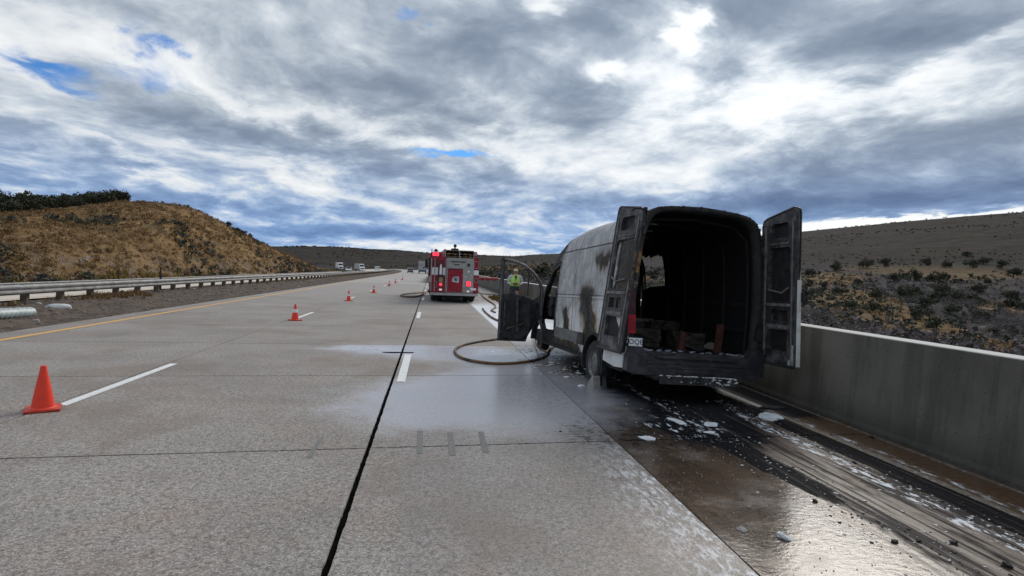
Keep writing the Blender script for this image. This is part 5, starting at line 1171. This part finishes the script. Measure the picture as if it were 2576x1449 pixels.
# ------------------------------------------------------------------ person in the high-visibility vest
def skin_body(name, pts, edges, rad, m, parent, sub=2):
    me = bpy.data.meshes.new(name); me.from_pydata(pts, edges, []); o = link(name, me, parent, m)
    md = o.modifiers.new('skin', 'SKIN'); md.use_smooth_shade = True
    for i, v in enumerate(me.skin_vertices[0].data): v.radius = rad[i] if isinstance(rad[i], tuple) else (rad[i], rad[i]); v.use_root = (i == 0)
    s = o.modifiers.new('sub', 'SUBSURF'); s.levels = sub; s.render_levels = sub
    me2 = bpy.data.meshes.new_from_object(o.evaluated_get(bpy.context.evaluated_depsgraph_get()));o.modifiers.clear(); old = o.data; o.data = me2; me2.name = name
    me2.materials.clear(); me2.materials.append(m); return o
def person():
    root = empty('person', (4.03, 27.8, 0), R(182), 'person in lime safety vest, pale cap and dark trousers standing beyond the open van door', 'person')
    M_skin_ = mat('skin', (.36, .20, .13), .6, 0, .1, 8); M_vest = mat('lime_vest', (.42, .80, .02), .6, 0, .1, 9); M_trs = mat('dark_trousers', (.025, .028, .045), .8); M_shirt = mat('pale_shirt', (.42, .46, .56), .8)
    # +Y of the root is where the person looks (towards the camera after the turn)
    P = [(0, 0, .95), (0, .0, 1.10), (0, .01, 1.28), (0, 0, 1.43), (0, .01, 1.52), (0, .02, 1.60), (0, .025, 1.68)]; r = [(.12, .09), (.155, .11), (.175, .12), (.17, .10), (.055, .055), (.075, .085), (.078, .09)]
    E = [(i, i + 1) for i in range(6)]
    def chain(start, pl, rl):
        k = start
        for p_, r_ in zip(pl, rl): P.append(p_); r.append(r_); E.append((k, len(P) - 1)); k = len(P) - 1
        return k
    for s in (-1, 1):
        w = chain(3, [(s * .19, 0, 1.42), (s * .25, -.01, 1.26), (s * .27, .03, 1.12), (s * .17, .17, 1.07), (s * .10, .24, 1.08)], [.065, .052, .043, .036, .028])
        h = chain(w, [(s * .07, .27, 1.085)], [(.040, .018)])
        for f in range(4): chain(h, [(s * (.045 - .004 * f), .285, 1.115 - f * .020), (s * .012, .30, 1.112 - f * .020), (s * -.008, .285, 1.11 - f * .02)], [.010, .009, .008])
        chain(w, [(s * .085, .245, 1.115), (s * .06, .255, 1.135)], [.012, .010])
        chain(0, [(s * .095, 0, .86), (s * .11, .02, .50), (s * .115, -.01, .12), (s * .12, .05, .05), (s * .125, .15, .035)], [.075, .050, .038, .040, .036])
    skin_body('body', P, E, r, M_skin_, root, 1)
    # trousers, shirt sleeves, vest over the body
    for s in (-1, 1):
        MB().tube([(s * .07, 0, .93), (s * .10, 0, .84), (s * .112, .02, .50), (s * .118, -.01, .10)], [.125, .112, .082, .07], 14).build('trouser_leg', M_trs, root, True)
        MB().tube([(s * .13, 0, 1.45), (s * .20, 0, 1.41), (s * .255, -.01, 1.26), (s * .275, .03, 1.12), (s * .18, .165, 1.07)], [.065, .078, .066, .058, .045], 12).build('sleeve', M_shirt, root, True)
        MB().bb(s * .12 - .05, s * .12 + .05, -.09, .20, 0, .09, .03).build('boot', M_black, root)
    def oval(name, rows, m):
        V = []; F = []; n = 20
        for (z, rx, ry, cy_) in rows:
            for k in range(n): a = 2 * math.pi * k / n; V.append((rx * math.cos(a), cy_ + ry * math.sin(a), z))
        for i in range(len(rows) - 1):
            for k in range(n): F.append((i * n + k, i * n + (k + 1) % n, (i + 1) * n + (k + 1) % n, (i + 1) * n + k))
        return link(name, pymesh(name, V, F, True), root, m)
    oval('waist', [(.88, .175, .13, 0), (.98, .17, .125, 0), (1.02, .165, .12, 0)], M_trs)
    oval('shirt', [(1.0, .168, .122, 0), (1.15, .17, .125, 0), (1.36, .19, .125, 0), (1.45, .15, .10, 0), (1.50, .07, .07, .01), (1.53, .062, .062, .01)], M_shirt)
    v = oval('safety_vest', [(.98, .195, .15, 0), (1.12, .19, .145, 0), (1.30, .205, .15, 0), (1.40, .205, .14, 0), (1.455, .16, .11, 0), (1.475, .12, .09, 0)], M_vest)
    MB().bb(-.11, -.06, .135, .165, 1.0, 1.44).bb(.06, .11, .135, .165, 1.0, 1.44).build('reflective_tape', mat('silver_tape', (.6, .64, .5), .3), v)
    MB().prism([(-.045, 1.46), (.045, 1.46), (.0, 1.22)], .125, .160).build('open_neck', M_trs, root)
    # head details
    MB().lathe([(.082, 1.665), (.096, 1.675), (.092, 1.73), (.06, 1.775), (.01, 1.785)], 20, (0, .02, 0)).prism([(-.08, 1.67), (.08, 1.67), (.08, 1.682), (-.08, 1.682)], .05, .19).build('cap', mat('tan_cap', (.62, .50, .36), .8), root, True)
    MB().lathe([(.079, 1.60), (.084, 1.66), (.084, 1.69)], 16, (0, -.005, 0), caps=False).build('hair', M_char, root)
    hd = MB().box((0, .125, 1.625), (.022, .03, .04), None, .006)
    hd.build('nose', M_skin_, root); MB().bb(-.025, .025, .105, .112, 1.583, 1.590).build('mouth', M_darkred, root)
    for s in (-1, 1):
        MB().cyl((s * .03, .103, 1.648), .010, .008, 'Y', 8).build('eye', M_black, root); MB().cyl((s * .083, .02, 1.635), .022, .012, 'X', 10).build('ear', M_skin_, root)
    tbt = MB().box((0, .32, 1.11), (.20, .02, .14), (R(-35), 0, 0), .004).build('dark_tablet', M_black)
    tag(tbt, 'small dark device held at the waist by the person in the vest', 'device'); tbt.matrix_world = Matrix.Translation((4.03, 27.8, 0)) @ Matrix.Rotation(R(182), 4, 'Z')
    root.rotation_euler = (0, R(-1.5), R(182)); root.scale = (1.2, 1.15, 1.04)
person()

# ------------------------------------------------------------------ hoses
def smooth(pts, n=8):
    pts = [Vector(p) for p in pts]; out = []
    for i in range(len(pts) - 1):
        p0, p1, p2, p3 = pts[max(i - 1, 0)], pts[i], pts[i + 1], pts[min(i + 2, len(pts) - 1)]
        for k in range(n):
            t = k / n; out.append(.5 * ((2 * p1) + (p2 - p0) * t + (2 * p0 - 5 * p1 + 4 * p2 - p3) * t * t + (3 * p1 - p0 - 3 * p2 + p3) * t ** 3))
    return out + [pts[-1]]
def hose_mat(name, a, b_):
    m, N, b = newmat(name); P = N.new('ShaderNodeNewGeometry').outputs['Position']; n = N.noise(P, 2.5, 4, .6); c = N.mix(N.ss(n, .44, .56), a, b_)
    c = N.mix(N.mul(N.ss(N.noise(P, 30, 3), .5, .65), .4), c, (.03, .025, .02)); setb(N, b, c, .7, 0, N.noise(P, 90, 2), .003); return m
M_hose = hose_mat('fire_hose', (.022, .018, .015), (.16, .09, .03)); M_hose2 = hose_mat('brown_hose', (.20, .13, .08), (.10, .07, .05))
def hose(px, r, m, label, z=0.0, cat='hose'):
    pts = smooth([G(a, b_) + Vector((0, 0, r + z)) for a, b_ in px]); o = MB().tube(pts, r, 8).build('fire_hose', m, None, True); return tag(o, label, cat)
hose([(1420, 868), (1395, 872), (1382, 884), (1376, 897), (1350, 908), (1310, 915), (1262, 918), (1215, 915), (1172, 907), (1148, 894), (1146, 881), (1165, 871), (1205, 862), (1252, 855), (1290, 843), (1330, 835)], .026, M_hose, 'black and brown fire hose lying in a wide loop beside the van')
hose([(1345, 848), (1347, 862), (1350, 876), (1360, 888), (1378, 898)], .024, M_hose, 'short yellowish brown hose end under the front of the van', .06)
hose([(1082, 735), (1074, 735), (1060, 737.5), (1038, 739.5), (1018, 741.5), (1008, 745), (1014, 748), (1034, 749), (1052, 747), (1064, 742), (1074, 736), (1082, 733)], .05, M_hose2, 'brown fire hose looped on the lane left of the fire engine')
hose([(1203, 733), (1210, 741), (1218, 750), (1232, 760), (1244, 768), (1246, 776), (1236, 782), (1246, 788)], .035, M_hose2, 'thin hose running from the fire engine over the white shoulder')
hose([(1214, 778), (1220, 786), (1232, 797), (1245, 805), (1262, 812), (1290, 822)], .035, M_hose, 'dark hose curving over the white shoulder towards the van door')
hose([(1203, 738), (1222, 741), (1240, 742), (1262, 745)], .03, M_hose, 'straight dark hose stretched from the fire engine towards the barrier')

# ------------------------------------------------------------------ debris, foam, road repairs
def flat_foam(px, py, sx, sy, sz, rz, label, seed, m=M_foam, cat='foam', name='foam_patch'):
    q = G(px, py); o = link(name, blobmesh(name, sx, sy, sz, seed, 3, .6, True), None, m); o.location = (q.x, q.y, sz * .25); o.rotation_euler = (0, 0, rz); return tag(o, label, cat)
flat_foam(1940, 1050, .14, .19, .035, R(-20), 'large white foam patch on the shoulder line beside the black debris', 1)
flat_foam(1970, 1352, .035, .05, .02, R(10), 'small bluish white foam lump on the wet shoulder near the bottom', 2, mat('grey_foam', (.50, .55, .58), .7, 0, .3, 30))
flat_foam(1866, 1333, .025, .04, .012, R(10), 'faint grey foam lump left of the bluish white one', 8, mat('dim_foam', (.25, .24, .24), .7, 0, .3, 30))
flat_foam(1630, 1103, .07, .08, .012, R(40), 'thin white foam smear on the seam behind the van', 3)
flat_foam(1703, 1060, .05, .16, .012, R(12), 'narrow white foam streak in the black trail behind the van', 4)
flat_foam(1788, 1068, .09, .08, .012, R(20), 'white foam smear right of the black puddle behind the van', 5)
flat_foam(1786, 1088, .07, .05, .010, R(20), 'smaller foam smear just below the one right of the black puddle', 6)
flat_foam(1462, 972, .05, .04, .02, 0, 'white foam dab on the road left of the wheel chock', 7)
q = G(1945, 1028)
tag(link('charred_strip', blobmesh('charred_strip', .17, .06, .02, 31, 3, .5), None, M_black), 'black burnt strip lying across the shoulder line above the foam patch', 'debris').location = (q.x, q.y, .015)
chunks = [(2050, 1262, .022, 'round black cinder alone on the bright wet shoulder'), (2122, 1062, .04, 'charred lump close to the barrier foot'), (2250, 1364, .02, 'black cinder in the dark trail near the bottom right'), (2400, 1368, .03, 'burnt shard beside a foam speck near the lower right corner'),
          (2192, 1101, .03, 'small cinder in the brown strip by the barrier'), (2310, 1362, .018, 'tiny cinder left of the burnt shard'), (2150, 1165, .02, 'tiny cinder on the pale streak of the shoulder'), (1410, 1086, .012, 'tiny black speck on the damp slab'), (2478, 1190, .022, 'small pale speck by the barrier foot'), (2530, 1425, .028, 'cinder at the lower right corner of the shoulder')]
for i, (a, b_, s, lb) in enumerate(chunks):
    q = G(a, b_); o = link('cinder', blobmesh('cinder', s, s * .9, s * .6, 400 + i, 2, .8), None, M_lightrock if 'pale speck' in lb else M_black); o.location = (q.x, q.y, s * .3); tag(o, lb, 'cinder', 'burnt lumps scattered behind the van')
n = 900; Y = 2.3 + 5.6 * rng.random(n) ** .8; X = np.where(rng.random(n) < .55, 4.33 + rng.normal(0, .12, n), 3.36 - .032 * Y + rng.normal(0, .16, n)); k = (X < 5.05) & (X > 2.2)
rocks('cinder_grit', np.stack([X[k], Y[k], X[k] * 0 + .003], -1), .006, .026, M_black, (1, 1.2, .6))
n = 700; Y = 2.3 + 5.4 * rng.random(n); X = np.where(rng.random(n) < .6, 4.08 + rng.normal(0, .07, n), 3.40 - .03 * Y + rng.normal(0, .25, n)); k = (X < 5.0) & (X > 2.1)
X = X[k]; Y = Y[k]; rocks('foam_specks', np.stack([X, Y, X * 0 + .002], -1), .005, .034, M_foam, (.8, 1.6, .14))
n = 260; Y = rng.uniform(2.2, 6, n); X = rng.uniform(2.0, 3.4, n); rocks('pale_specks', np.stack([X, Y, X * 0 + .002], -1), .004, .014, M_lightrock)
n = 120; Y = rng.uniform(2.2, 8, n); X = rng.uniform(-4, 1.9, n); rocks('road_grit', np.stack([X, Y, X * 0 + .002], -1), .003, .012, M_black)
n = 120; Y = rng.uniform(9.2, 14, n); X = rng.uniform(1.9, 2.9, n); rocks('foam_clumps', np.stack([X, Y, X * 0 + .003], -1), .02, .12, M_foam, (1.2, 1, .2))
# dowel repairs and the tar strip on the slabs
def road_patch(name, pts, m, z=.003):
    return link(name, pymesh(name, [(p.x, p.y, z) for p in [G(*q) for q in pts]], [tuple(range(len(pts)))]), road, m)
M_dowel = simple_world('dowel_repair', lambda N, b, P: setb(N, b, N.mix(N.ss(N.noise(P, 40, 4, .8), .3, .7), (.10, .098, .095), (.20, .195, .19)), .7, 0, N.noise(P, 40, 3), .004))
road_patch('dowel_patch', [(1048, 1142), (1064, 1142), (1064, 1084), (1049, 1084)], M_dowel); road_patch('dowel_patch', [(1129, 1146), (1147, 1146), (1140, 1088), (1125, 1088)], M_dowel); road_patch('dowel_patch', [(1214, 1140), (1230, 1140), (1216, 1086), (1202, 1086)], M_dowel)
road_patch('dowel_patch', [(770, 1152), (782, 1152), (816, 1100), (806, 1100)], M_dowel)
road_patch('tar_strip', [(962, 887), (985, 888.5), (1041, 888), (1041, 886), (985, 885.5), (962, 885.6)], M_joint)
n = 240; X = rng.uniform(3.7, 5.0, n); Y = 33 + rng.normal(0, 2.2, n); scatter('verge_grass', [tf[0], tf[1]], np.stack([X, Y, X * 0], -1), .25, .5, foliage('verge_straw', (.20, .16, .04), (.34, .26, .09)))
